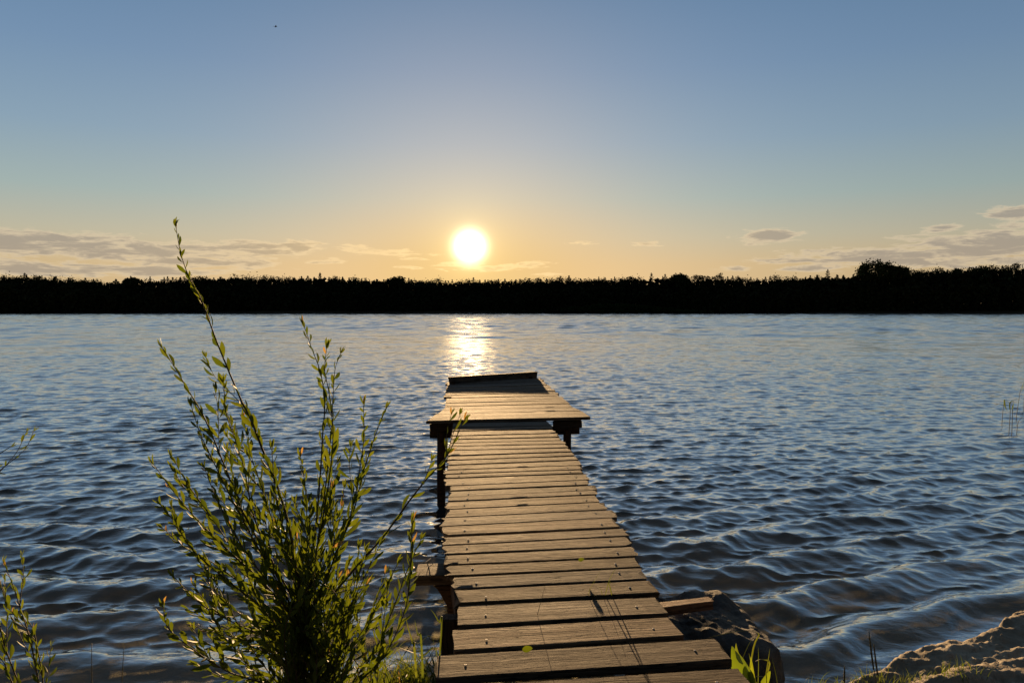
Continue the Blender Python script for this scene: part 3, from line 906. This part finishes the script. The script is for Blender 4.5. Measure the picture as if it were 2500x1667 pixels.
PL = build_jetty()

# ------------------------------------------------------------------ boulder and the timber block on it
def build_rock():
    bm = bmesh.new(); bmesh.ops.create_icosphere(bm, subdivisions=6, radius=1)
    V = np.array([v.co[:] for v in bm.verts])
    faces = np.array([[v.index for v in f.verts] for f in bm.faces]); bm.free()
    from mathutils import noise as mn
    c = Vector((1.02, 4.0, .17))
    out = []
    for p in V:
        q = Vector(p)
        # squarish slab
        k = 5.5
        r = (abs(q.x)**k+abs(q.y)**k+abs(q.z)**k)**(-1/k)
        q = q*r
        d = mn.fractal(Vector(p)*1.7+Vector((4, 2, 9)), .9, 2.1, 5)*.07 + mn.fractal(Vector(p)*7, .8, 2.1, 4)*.030
        q = q*(1+d)
        x, y, z = q.x*.345, q.y*.44, q.z*.45
        z -= .03*max(0, x)/.33; x += .05*max(0, -z)/.4
        out.append((x, y, z))
    tag(link("boulder", np_mesh("boulder", out, faces), rock_material(), None, Matrix.Translation(c)), "dark rough boulder beside the jetty's near right edge, half in the water", "rock")
    z = H-1.525
    rng = np.random.default_rng(9)
    q = [atZ(1617, 1468, z), atZ(1730, 1455, z), atZ(1630, 1481, z), atZ(1739, 1467, z)]
    dv = (q[1]-q[0]).normalized()
    q[0] -= dv*.12; q[2] -= dv*.12
    o, M = plank(*q, .045, rng, .008, M_REDWOOD, "timber_block")
    o.parent = None; o.matrix_basis = M
    tag(o, "reddish timber block lying on the boulder under the jetty's right edge", "timber")
build_rock()

# ------------------------------------------------------------------ plants
def tube(pts, r0, r1, n=6):
    V = []; Fc = []
    m = len(pts)
    for i, p in enumerate(pts):
        d = (pts[min(i+1, m-1)]-pts[max(i-1, 0)]).normalized()
        a = d.orthogonal().normalized(); b = d.cross(a)
        r = r0+(r1-r0)*i/(m-1)
        for q in range(n):
            t = q*2*math.pi/n; V.append(p+a*(r*math.cos(t))+b*(r*math.sin(t)))
    for i in range(m-1):
        for q in range(n): Fc.append((i*n+q, i*n+(q+1) % n, (i+1)*n+(q+1) % n, (i+1)*n+q))
    Fc.append(tuple(range(n-1, -1, -1))); Fc.append(tuple((m-1)*n+q for q in range(n)))
    return V, Fc
def catmull(pts, per=6):
    P = [pts[0]*2-pts[1]]+list(pts)+[pts[-1]*2-pts[-2]]; out = []
    for i in range(1, len(P)-2):
        for k in range(per):
            t = k/per
            out.append(.5*((2*P[i])+(P[i+1]-P[i-1])*t+(2*P[i-1]-5*P[i]+4*P[i+1]-P[i+2])*t*t+(3*P[i]-P[i-1]-3*P[i+1]+P[i+2])*t**3))
    out.append(P[-2]); return out
class Leaves:
    def __init__(s): s.V = []; s.F = []; s.T = []
    def add(s, base, d, side, L, W, rng, tint, curl=.25, shape=((.0, .12), (.28, .72), (.58, 1.0), (.84, .62), (1.0, 0.0))):
        """a leaf: keel folded, curved along its length"""
        nrm = d.cross(side).normalized(); i0 = len(s.V)
        c = rng.normal(curl, .25); tw = rng.normal(0, .5)
        for t, w in shape:
            ctr = base+d*(L*t)-nrm*(c*L*t*t*.55)
            sd = (side*math.cos(tw*t)+nrm*math.sin(tw*t))
            fold = nrm*(W*w*.5*.35)
            s.V += [ctr-sd*(W*w*.5)+fold, ctr, ctr+sd*(W*w*.5)+fold]
        m = len(shape)
        for k in range(m-1):
            a = i0+k*3
            s.F += [(a, a+1, a+4, a+3), (a+1, a+2, a+5, a+4)]
        s.T += [tint]*(m*3)
    def blade(s, pts, w0, rng, tint):
        """grass blade along pts"""
        i0 = len(s.V); m = len(pts); side = Vector((rng.normal(), rng.normal()*.6, .0)).normalized()
        for i, p in enumerate(pts):
            t = i/(m-1); w = w0*(1-t**1.6)*(.55+.45*min(1, t*5))
            d = (pts[min(i+1, m-1)]-pts[max(i-1, 0)]).normalized(); sd = (side-d*side.dot(d)).normalized(); nn = d.cross(sd)
            s.V += [p-sd*w*.5+nn*w*.18, p, p+sd*w*.5+nn*w*.18]
        for k in range(m-1):
            a = i0+k*3; s.F += [(a, a+1, a+4, a+3), (a+1, a+2, a+5, a+4)]
        s.T += [tint]*(m*3)
    def build(s, name, mat, parent=None, origin=None):
        V = s.V if origin is None else [v-origin for v in s.V]
        me = py_mesh(name, V, s.F, True)
        at = me.attributes.new('tint', 'FLOAT', 'POINT'); at.data.foreach_set('value', np.array(s.T, np.float32))
        return link(name, me, mat, parent, Matrix.Translation(origin) if origin is not None else None)

def leafy(lv, path, rng, start=.15, step=.021, Lmean=.052, dens=1.0, ytip=True):
    """alternate leaves spiralling up a shoot"""
    acc = 0; ang = rng.random()*6.28; nxt = step
    tot = sum((path[i+1]-path[i]).length for i in range(len(path)-1)); run = 0
    for i in range(len(path)-1):
        seg = path[i+1]-path[i]; L = seg.length
        while acc+L > nxt:
            f = (nxt-acc)/L; p = path[i]+seg*f; t = (run+L*f)/tot
            nxt += step*rng.uniform(.6, 1.4)
            if t < start*rng.uniform(.6, 1.2) or rng.random() > dens: continue
            ang += 2.4+rng.normal(0, .3)
            d = seg.normalized(); a = d.orthogonal().normalized(); b = d.cross(a)
            o = a*math.cos(ang)+b*math.sin(ang)
            open_ = rng.uniform(.35, 1.0)*(1-.45*t)
            ld = (d*math.cos(open_)+o*math.sin(open_)).normalized()
            ld.z -= rng.uniform(0, .18); ld.normalize()
            side = ld.cross(d if abs(ld.dot(d)) < .98 else Vector((1, 0, 0))).normalized()
            roll = rng.normal(0, .7); nn = ld.cross(side)
            side = (side*math.cos(roll)+nn*math.sin(roll)).normalized()
            sz = Lmean*rng.uniform(.6, 1.25)*(1.0-.45*max(0, t-.7)/.3)
            tint = rng.beta(1.6, 1.8)*.85
            if rng.random() < (.035 if t > .9 else .0025): tint = 1.0
            lv.add(p, ld, side, sz, sz*rng.uniform(.24, .34), rng, tint)
        acc += L; run += L
    # bud at the tip
    d = (path[-1]-path[-2]).normalized()
    for q in range(3):
        ang = q*2.1; a = d.orthogonal().normalized(); b = d.cross(a)
        ld = (d*1.0+(a*math.cos(ang)+b*math.sin(ang))*.28).normalized()
        lv.add(path[-1], ld, ld.cross(a+b*.3).normalized(), Lmean*.6, Lmean*.14, rng, 1.0 if rng.random() < .09 else rng.uniform(.3, .8))

def shrub(name, label, base, shoots, rng, Lmean=.052, step=.021, r0=.0055, extra=None):
    root = empty(name, base); tag(root, label, "shrub")
    lv = Leaves()
    for pts, dens, thick in shoots:
        path = catmull(pts, 6)
        V, Fc = tube(path, r0*thick, .0011, 6)
        link("stem", py_mesh("stem", [v-base for v in V], Fc, True), M_STEM, root, Matrix.Translation(base))
        leafy(lv, path, rng, .34, step, Lmean, dens)
        # side twigs
        if thick > .5:
            for q in range(int(rng.integers(1, 4))):
                i = int(len(path)*rng.uniform(.2, .8)); p = path[i]; d = (path[min(i+1, len(path)-1)]-path[i-1]).normalized()
                o = Vector((rng.normal(), rng.normal()*.7, rng.normal()*.3)).normalized()
                tw = [p, p+(d*.8+o*.45)*.06+Vector((0, 0, .01)), p+(d*.85+o*.5)*.13+Vector((0, 0, .03)), p+(d*.9+o*.45)*rng.uniform(.15, .20)+Vector((0, 0, .06))]
                tp = catmull(tw, 4); V, Fc = tube(tp, .0017, .0008, 5)
                b0 = base
                link("twig", py_mesh("twig", [v-b0 for v in V], Fc, True), M_STEM, root, Matrix.Translation(b0))
                leafy(lv, tp, rng, .1, step, Lmean*.85, dens)
    lv.build("foliage", M_LEAF, root, base)
    return root

def build_willow():
    rng = np.random.default_rng(17)
    k = 2500/2352
    D0 = 2.72
    gx = atY(742, 1640, D0)
    base = Vector((gx.x, D0, ground(gx.x, D0)-.03))
    S = [ # (dy at tip, density, thickness, 2352-scale points from the tip down)
        (.10, .75, 1.3, [(404, 522), (416, 585), (436, 640), (463, 690), (500, 790), (550, 910), (577, 965), (602, 1030), (640, 1125), (668, 1230), (688, 1350)]),
        (-.15, 1, 1.0, [(374, 800), (402, 845), (430, 892), (472, 965), (520, 1080), (560, 1180), (620, 1290), (678, 1420)]),
        (.25, .8, 1.0, [(696, 742), (716, 800), (735, 852), (746, 920), (741, 1000), (735, 1100), (722, 1250), (708, 1400)]),
        (-.1, .8, .8, [(750, 800), (746, 850), (756, 905), (765, 1000), (756, 1100), (740, 1200), (722, 1310)]),
        (.35, .8, .7, [(782, 812), (769, 852), (764, 930), (760, 1000), (750, 1100), (733, 1220)]),
        (.2, 1, 1.0, [(886, 940), (862, 1000), (836, 1080), (810, 1180), (772, 1270), (730, 1385)]),
        (.0, 1, .8, [(835, 930), (836, 1000), (826, 1080), (806, 1180), (765, 1290), (726, 1400)]),
        (.1, .75, 1.1, [(1066, 966), (1052, 995), (1036, 1030), (1016, 1062), (988, 1090), (940, 1150), (880, 1232), (802, 1320), (730, 1412)]),
        (-.2, 1, 1.0, [(354, 1068), (400, 1130), (450, 1190), (522, 1262), (602, 1335), (682, 1432)]),
        (.15, 1, .9, [(396, 1050), (430, 1110), (482, 1182), (542, 1270), (622, 1362), (688, 1440)]),
        (-.3, 1, .8, [(370, 1160), (402, 1200), (442, 1262), (522, 1332), (612, 1402), (690, 1470)]),
        (.3, 1, .8, [(374, 1212), (432, 1262), (502, 1300), (600, 1380), (690, 1460)]),
        (.05, .9, .9, [(514, 880), (520, 950), (541, 1012), (562, 1082), (582, 1182), (622, 1282), (682, 1400)]),
        (-.25, 1, .8, [(440, 935), (462, 1000), (500, 1080), (545, 1170), (600, 1270), (676, 1400)]),
        (-.35, 1, .7, [(400, 1325), (438, 1365), (482, 1400), (560, 1440), (690, 1500)]),
        (-.3, 1, .7, [(374, 1390), (386, 1440), (432, 1482), (520, 1540), (650, 1590)]),
        (.2, 1, .7, [(655, 1145), (664, 1220), (682, 1330), (700, 1440)]),
        (-.2, 1, .7, [(690, 1050), (700, 1110), (706, 1220), (706, 1350)]),
        (.3, 1, .8, [(966, 1240), (935, 1310), (902, 1400), (860, 1495), (800, 1580)]),
        (.1, .8, .7, [(948, 1195), (944, 1300), (930, 1400), (885, 1500), (810, 1585)]),
        (.3, 1, .7, [(560, 960), (575, 1040), (605, 1130), (640, 1240), (690, 1380)]),
        (-.1, 1, .7, [(625, 1030), (630, 1110), (650, 1210), (690, 1340)]),
        (.2, 1, .7, [(790, 1120), (780, 1190), (755, 1290), (720, 1400)]),
        (-.3, 1, .8, [(470, 1075), (500, 1150), (560, 1260), (640, 1370), (700, 1460)]),
    ]
    sh = []
    for dy, dens, th, P in S:
        n = len(P); pts = []
        for i, (x, y) in enumerate(P):
            t = 1-i/(n-1)
            pts.append(atY(x*k, y*k, D0+dy*t))
        pts.reverse()
        low = pts[0]
        join = atY(715*k+random.uniform(-55, 55), 1500*k+random.uniform(-40, 40), D0)
        if low.z > join.z: pts = [base, base.lerp(join, .5)+Vector((.01, 0, 0)), join]+pts
        else: pts = [base, base.lerp(low, .5)]+pts
        sh.append((pts, dens, th))
    # thicket of shorter shoots lower down
    for i in range(44):
        tx = rng.uniform(430, 915); ty = min(1555, rng.uniform(1150, 1420) + abs(tx-690)*.55)
        dy = rng.uniform(-.45, .45)
        tip = atY(tx*k, ty*k, D0+dy)
        join = atY((712+rng.normal(0, 36)+(tx-690)*.24)*k, rng.uniform(1440, 1660)*k, D0+rng.normal(0, .08))
        if tip.z < join.z+.04: join.z = tip.z-.08
        mid = join.lerp(tip, .55)+Vector((0, 0, -.03+rng.normal(0, .01)))
        sh.append(([base, join, mid, tip], 1, .45))
    shrub("willow_shrub", "tall leafy willow shrub with long thin shoots growing left of the jetty", base, sh, rng, Lmean=.064, step=.0175)
    # fringe of another shrub entering at the left edge
    D1 = 2.7
    b2 = Vector((atY(70, 1667, D1).x, D1, 0)); b2.z = ground(b2.x, D1)-.03
    S2 = [[(10, 1295), (30, 1345), (48, 1400), (64, 1450), (78, 1510), (92, 1600)], [(62, 1420), (78, 1450), (88, 1500), (98, 1560), (98, 1610)], [(-20, 1290), (-12, 1370), (10, 1480), (50, 1590)], [(8, 1480), (14, 1530), (40, 1600)]]
    sh = [([b2, b2.lerp(atY(p[-1][0]*k, p[-1][1]*k, D1), .6)]+[atY(x*k, y*k, D1+.03*j) for x, y in reversed(p)], 1, .7) for j, p in enumerate(S2)]
    shrub("willow_shrub", "thin yellow-green willow sprigs poking up at the bottom left corner", b2, sh, rng, Lmean=.05, step=.02)
    D2 = 2.5
    b3 = Vector((atY(-260, 1667, D2).x, D2, 0)); b3.z = ground(b3.x, D2)-.03
    S3 = [[(24, 1026), (8, 1036), (-12, 1050), (-50, 1095), (-130, 1250), (-210, 1500)], [(-8, 1076), (-20, 1092), (-60, 1160), (-150, 1330)]]
    sh = [([b3]+[atY(x*k, y*k, D2+.02*j) for x, y in reversed(p)], .7, .6) for j, p in enumerate(S3)]
    shrub("willow_shrub", "single willow twig tip reaching in over the water at the left edge", b3, sh, rng, Lmean=.038, step=.035)
build_willow()

def grass_tuft(name, label, cx, cy, spread, n, hmin, hmax, rng, lean=(0, 0), w=.006, cat="grass tuft", tints=(.2, .9), dirs=None, zb=None):
    z = ground(cx, cy) if zb is None else zb
    base = Vector((cx, cy, z-.02)); lv = Leaves()
    for i in range(n):
        p0 = base+Vector((rng.normal(0, spread), rng.normal(0, spread*.6), 0))
        if zb is None: p0.z = ground(p0.x, p0.y)-.01
        h = rng.uniform(hmin, hmax); a = rng.random()*6.28; b = rng.uniform(.15, .75)*h
        dv = Vector((math.cos(a)*b+lean[0]*h, math.sin(a)*b*.7+lean[1]*h, 0))
        pts = [p0+dv*(t**1.7)+Vector((0, 0, h*(t-.38*t**2.6*(b/h)*1.6))) for t in (0, .2, .4, .6, .8, 1.0)]
        lv.blade(pts, w*rng.uniform(.6, 1.4), rng, rng.uniform(*tints))
    o = lv.build(name, M_GRASS, None, base)
    tag(o, label, cat); return o

def build_small_plants():
    rng = np.random.default_rng(33)
    p = atY(1015, 1640, 3.35)
    grass_tuft("grass_tuft", "thick dark green grass tuft between the willow shrub and the nearest boards", p.x, 3.35, .075, 190, .12, .34, rng, (-.15, .05), .008)
    p = atY(950, 1640, 3.3)
    grass_tuft("grass_tuft", "looser arching grass tuft at the willow's foot", p.x, 3.3, .09, 110, .15, .36, rng, (.25, .05), .007)
    p = atY(870, 1667, 3.2)
    grass_tuft("grass_tuft", "dry seedy grass under the right side of the willow", p.x, 3.2, .10, 90, .15, .38, rng, (.0, .0), .004, tints=(.6, 1.0))
    # tall arching blades by the left crossbeam
    lv = Leaves(); b = Vector((atY(1040, 1660, 3.0).x, 3.0, .1))
    for P in ([(1078, 1545), (1072, 1520), (1062, 1500), (1050, 1485)], [(1062, 1590), (1020, 1570), (985, 1552), (950, 1545)], [(1070, 1612), (1030, 1600), (990, 1585), (965, 1578)], [(1030, 1590), (1020, 1550), (1012, 1510)], [(1014, 1610), (1008, 1570), (996, 1530), (990, 1500)]):
        q = [b]+[atY(x, y, 3.0+.03*i) for i, (x, y) in enumerate(P)]
        lv.blade(catmull(q, 4), .011, rng, rng.uniform(.4, .8))
    tag(lv.build("grass_tuft", M_GRASS, None, b), "few long arching grass blades under the jetty's rusty left crossbeam", "grass tuft")
    # tuft growing up through the gap in the deck
    lv = Leaves(); zt = H-1.385; b = atZ(1476, 1458, zt)
    yy = b.y
    for P, w in (([(1478, 1455), (1484, 1430), (1488, 1416), (1500, 1392), (1508, 1385)], .010), ([(1494, 1452), (1490, 1432), (1486, 1418), (1497, 1428)], .010), ([(1472, 1455), (1466, 1436), (1456, 1424)], .005), ([(1434, 1458), (1440, 1438), (1450, 1420), (1464, 1396), (1476, 1383)], .004), ([(1440, 1455), (1450, 1450), (1456, 1458)], .003)):
        lv.blade(catmull([atY(x, y, yy) for x, y in P], 4), w, rng, rng.uniform(.5, .9))
    tag(lv.build("grass_tuft", M_GRASS, None, b), "small grass sprout growing up through a gap in the jetty boards", "grass tuft")
    # thin grass stalk casting a line on the boards
    V, Fc = tube(catmull([atZ(1312, 1500, H-1.376), atY(1322, 1462, atZ(1312, 1500, H-1.376).y), atY(1331, 1430, atZ(1312, 1500, H-1.376).y+.02)], 4), .0012, .0006, 5)
    c = V[0].copy()
    tag(link("grass_stalk", py_mesh("grass_stalk", [v-c for v in V], Fc, True), M_REED, None, Matrix.Translation(c)), "hair-thin dry stalk standing on the jetty boards left of the grass sprout", "stalk")
    # broad-leaved dock plant at the right corner of the near boards
    Yd = 2.95; b = Vector((atY(1835, 1667, Yd).x, Yd, 0)); b.z = ground(b.x, Yd)-.02
    root = empty("dock_plant", b); tag(root, "bright broad-leaved green plant beside the nearest board's right end", "plant")
    lv = Leaves()
    shape = ((.0, .25), (.15, .75), (.35, 1.0), (.6, .92), (.82, .6), (.94, .3), (1.0, .0))
    def broad(p0, p1, W, roll, tint):
        a = atY(*p0, Yd); c = atY(*p1, Yd+.04); d = c-a; L = d.length; d.normalize()
        s = Vector((math.cos(roll), math.sin(roll), 0)); s = (s-d*s.dot(d)).normalized()
        lv.add(a, d, s, L, W, rng, tint, .25, shape)
    broad((1835, 1690), (1783, 1575), .10, .2, .2); broad((1815, 1620), (1790, 1572), .055, 1.1, .9)
    broad((1835, 1680), (1815, 1625), .06, .5, .8); broad((1845, 1690), (1830, 1600), .02, .3, .8)
    broad((1850, 1690), (1822, 1640), .045, .4, .6); broad((1850, 1700), (1880, 1640), .03, -.3, .5)
    lv.build("leaf_rosette", M_DOCK, root, b)
    gl = Leaves()
    for P, w in (([(1850, 1700), (1838, 1640), (1828, 1592)], .010), ([(1865, 1700), (1872, 1640), (1880, 1580)], .010), ([(1905, 1700), (1895, 1645), (1884, 1603)], .011), ([(1820, 1700), (1840, 1580), (1852, 1545), (1800, 1540), (1720, 1558)], .008), ([(1800, 1640), (1830, 1570), (1850, 1550)], .006), ([(1860, 1680), (1880, 1620), (1860, 1608), (1842, 1614)], .012), ([(1846, 1650), (1868, 1652), (1884, 1670)], .009), ([(1850, 1700), (1852, 1620), (1851, 1575)], .004)):
        gl.blade(catmull([atY(x, y, Yd+.1) for x, y in P], 4), w, rng, rng.uniform(.4, .9))
    gl.build("grass_blade", M_GRASS, root, b)
    # plantain spikes on the bank
    for (x0, y0, x1, y1, lab) in ((2142, 1680, 2121, 1540, "tall dark plantain spike, the longer of the pair on the sand bank"), (2150, 1680, 2133, 1572, "shorter dark plantain spike just right of the longer one"), (2060, 1680, 2062, 1625, "short dark seed spike at the left foot of the sand bank")):
        Y = 4.0; a = atY(x0, y0, Y); c = atY(x1, y1, Y); a.z = min(a.z, ground(a.x, Y))
        path = [a.lerp(c, t)+Vector((.004*math.sin(3*t), 0, 0)) for t in np.linspace(0, 1, 14)]
        V, Fc = tube(path, .002, .0016, 6)
        root = empty("plantain", a); tag(root, lab, "plant", "plantain spikes on the bank")
        link("stalk", py_mesh("stalk", [v-a for v in V], Fc, True), M_REED, root, Matrix.Translation(a))
        sp = [a.lerp(c, t) for t in np.linspace(.45, 1.0, 22)]
        V = []; Fc = []; n = 8
        for i, p in enumerate(sp):
            t = i/21; r = .0048*math.sin(math.pi*min(1, .12+t*.86))**.5*(1+.25*((i % 2)-.5))
            for q in range(n): V.append(p+Vector((r*math.cos(q*6.283/n), r*math.sin(q*6.283/n), 0)))
        Fc = [(j*n+q, j*n+(q+1) % n, (j+1)*n+(q+1) % n, (j+1)*n+q) for j in range(21) for q in range(n)]
        link("seed_head", py_mesh("seed_head", [v-a for v in V], Fc, False), M_REED, root, Matrix.Translation(a))
    # short turf at the foot of the bank
    for x, n, lab in ((2160, 120, "short mossy grass tuft below the pair of plantain spikes"), (2330, 70, "sparse grass tuft on the sand at the bottom right"), (2020, 40, "thin pale grass blades at the left foot of the sand bank")):
        Y = 4.1; p = atY(x, 1667, Y)
        grass_tuft("grass_tuft", lab, p.x, Y, .10, n, .03, .13, rng, (0, 0), .004)
    # leafy strand beside the bank
    # reeds standing in the water at the right edge
    R = [((2463, 1062), (2466, 990), (2452, 976)), ((2470, 1063), (2472, 1000), (2470, 985), (2476, 980)), ((2446, 1036), (2450, 990), (2453, 976)), ((2482, 1060), (2486, 1030), (2495, 1018)), ((2481, 1025), (2486, 985), (2492, 950), (2500, 935)), ((2498, 1010), (2501, 960), (2499, 940)), ((2512, 1050), (2514, 960), (2520, 905)), ((2530, 1060), (2528, 980), (2524, 930))]
    b = atZ(2480, 1062, 0.0); root = empty("reed_clump", b); tag(root, "sparse dark reeds standing in the water at the right edge", "reeds")
    lv = Leaves()
    for q in R:
        Y = atZ(q[0][0], q[0][1], -.02).y
        pts = catmull([Vector((atY(*q[0], Y).x, Y, -.4))]+[atY(x, y, Y) for x, y in q], 5)
        V, Fc = tube(pts, .007, .003, 6)
        link("stalk", py_mesh("stalk", [v-b for v in V], Fc, True), M_REED, root, Matrix.Translation(b))
    for P in ([(2452, 975), (2454, 992), (2460, 1003)], [(2466, 1000), (2466, 985), (2472, 978), (2476, 980)], [(2470, 1000), (2473, 990), (2475, 982)], [(2494, 955), (2496, 940), (2500, 930)]):
        lv.blade(catmull([atY(x, y, b.y) for x, y in P], 4), .03, rng, .3)
    lv.build("reed_leaf", M_GRASS, root, b)
    # bare stalks at lower left
    for x0, y0, x1, y1, lab in ((219, 1700, 226, 1570, "upright bare dark stalk, left of two, in front of the shallow water"), (281, 1700, 305, 1578, "slanting bare dark stalk, right of two, in front of the shallow water")):
        Y = 2.75; a = atY(x0, y0, Y); c = atY(x1, y1, Y); a.z = ground(a.x, Y)
        V, Fc = tube([a.lerp(c, t)+Vector((.003*math.sin(t*5), 0, 0)) for t in np.linspace(0, 1, 9)], .0022, .0011, 6)
        tag(link("dry_stalk", py_mesh("dry_stalk", [v-a for v in V], Fc, True), M_REED, None, Matrix.Translation(a)), lab, "stalk", "bare stalks at the water's edge")
    # fallen leaves on the deck
    for x, y, L, W, z, lab, mt in ((1290, 1592, .040, .026, H-1.381, "curled green fallen leaf on the board nearest the grass edge", 0), (1423, 1372, .030, .022, H-1.362, "small green fallen leaf lying farther out on the jetty", 0)):
        p = atZ(x, y, z+.012); lv = Leaves()
        lv.add(p+Vector((-.024, .0, .012)), Vector((.9, .1, .05)).normalized(), Vector((0, .5, .9)).normalized(), L, W, rng, .35, -.9, shape)
        tag(lv.build("fallen_leaf", M_LEAF, None, p), lab, "leaf")
    # floating leaf-like bits in the shallow water near the left shrub
    for i, (x, y, lab) in enumerate(((300, 1490, "dark leaf floating in the shallows left of the willow"),)):
        p = atZ(x, y, .02); lv = Leaves(); lv.add(p, Vector((1, .1, 0)).normalized(), Vector((0, 1, 0)), .06, .03, rng, .1, .1, shape)
        tag(lv.build("floating_leaf", M_LEAF, None, p), lab, "leaf")
build_small_plants()

# ------------------------------------------------------------------ bird
def build_bird():
    c = atY(673, 66, 70)
    V = [(-.14, 0, .0), (-.05, .035, .02), (-.05, -.035, .02), (.08, .03, .01), (.08, -.03, .01), (.16, 0, .0), (0, 0, .05), (0, 0, -.04), (.01, .22, .07), (.05, .42, .03), (-.05, .20, .065), (.01, -.22, .07), (.05, -.42, .03), (-.05, -.20, .065), (-.24, .05, 0), (-.24, -.05, 0)]
    Fc = [(0, 6, 1), (0, 2, 6), (1, 6, 3), (2, 4, 6), (3, 6, 5), (4, 5, 6), (0, 1, 7), (0, 7, 2), (1, 3, 7), (2, 7, 4), (3, 5, 7), (4, 7, 5), (3, 8, 10, 1), (8, 9, 10), (4, 2, 13, 11), (11, 13, 12), (0, 14, 15)]
    o = link("bird", py_mesh("bird", V, Fc), M_BIRD, None, Matrix.Translation(c) @ Matrix.Rotation(.5, 4, 'Z'))
    tag(o, "tiny dark bird flying high in the clear upper left sky", "bird")
build_bird()
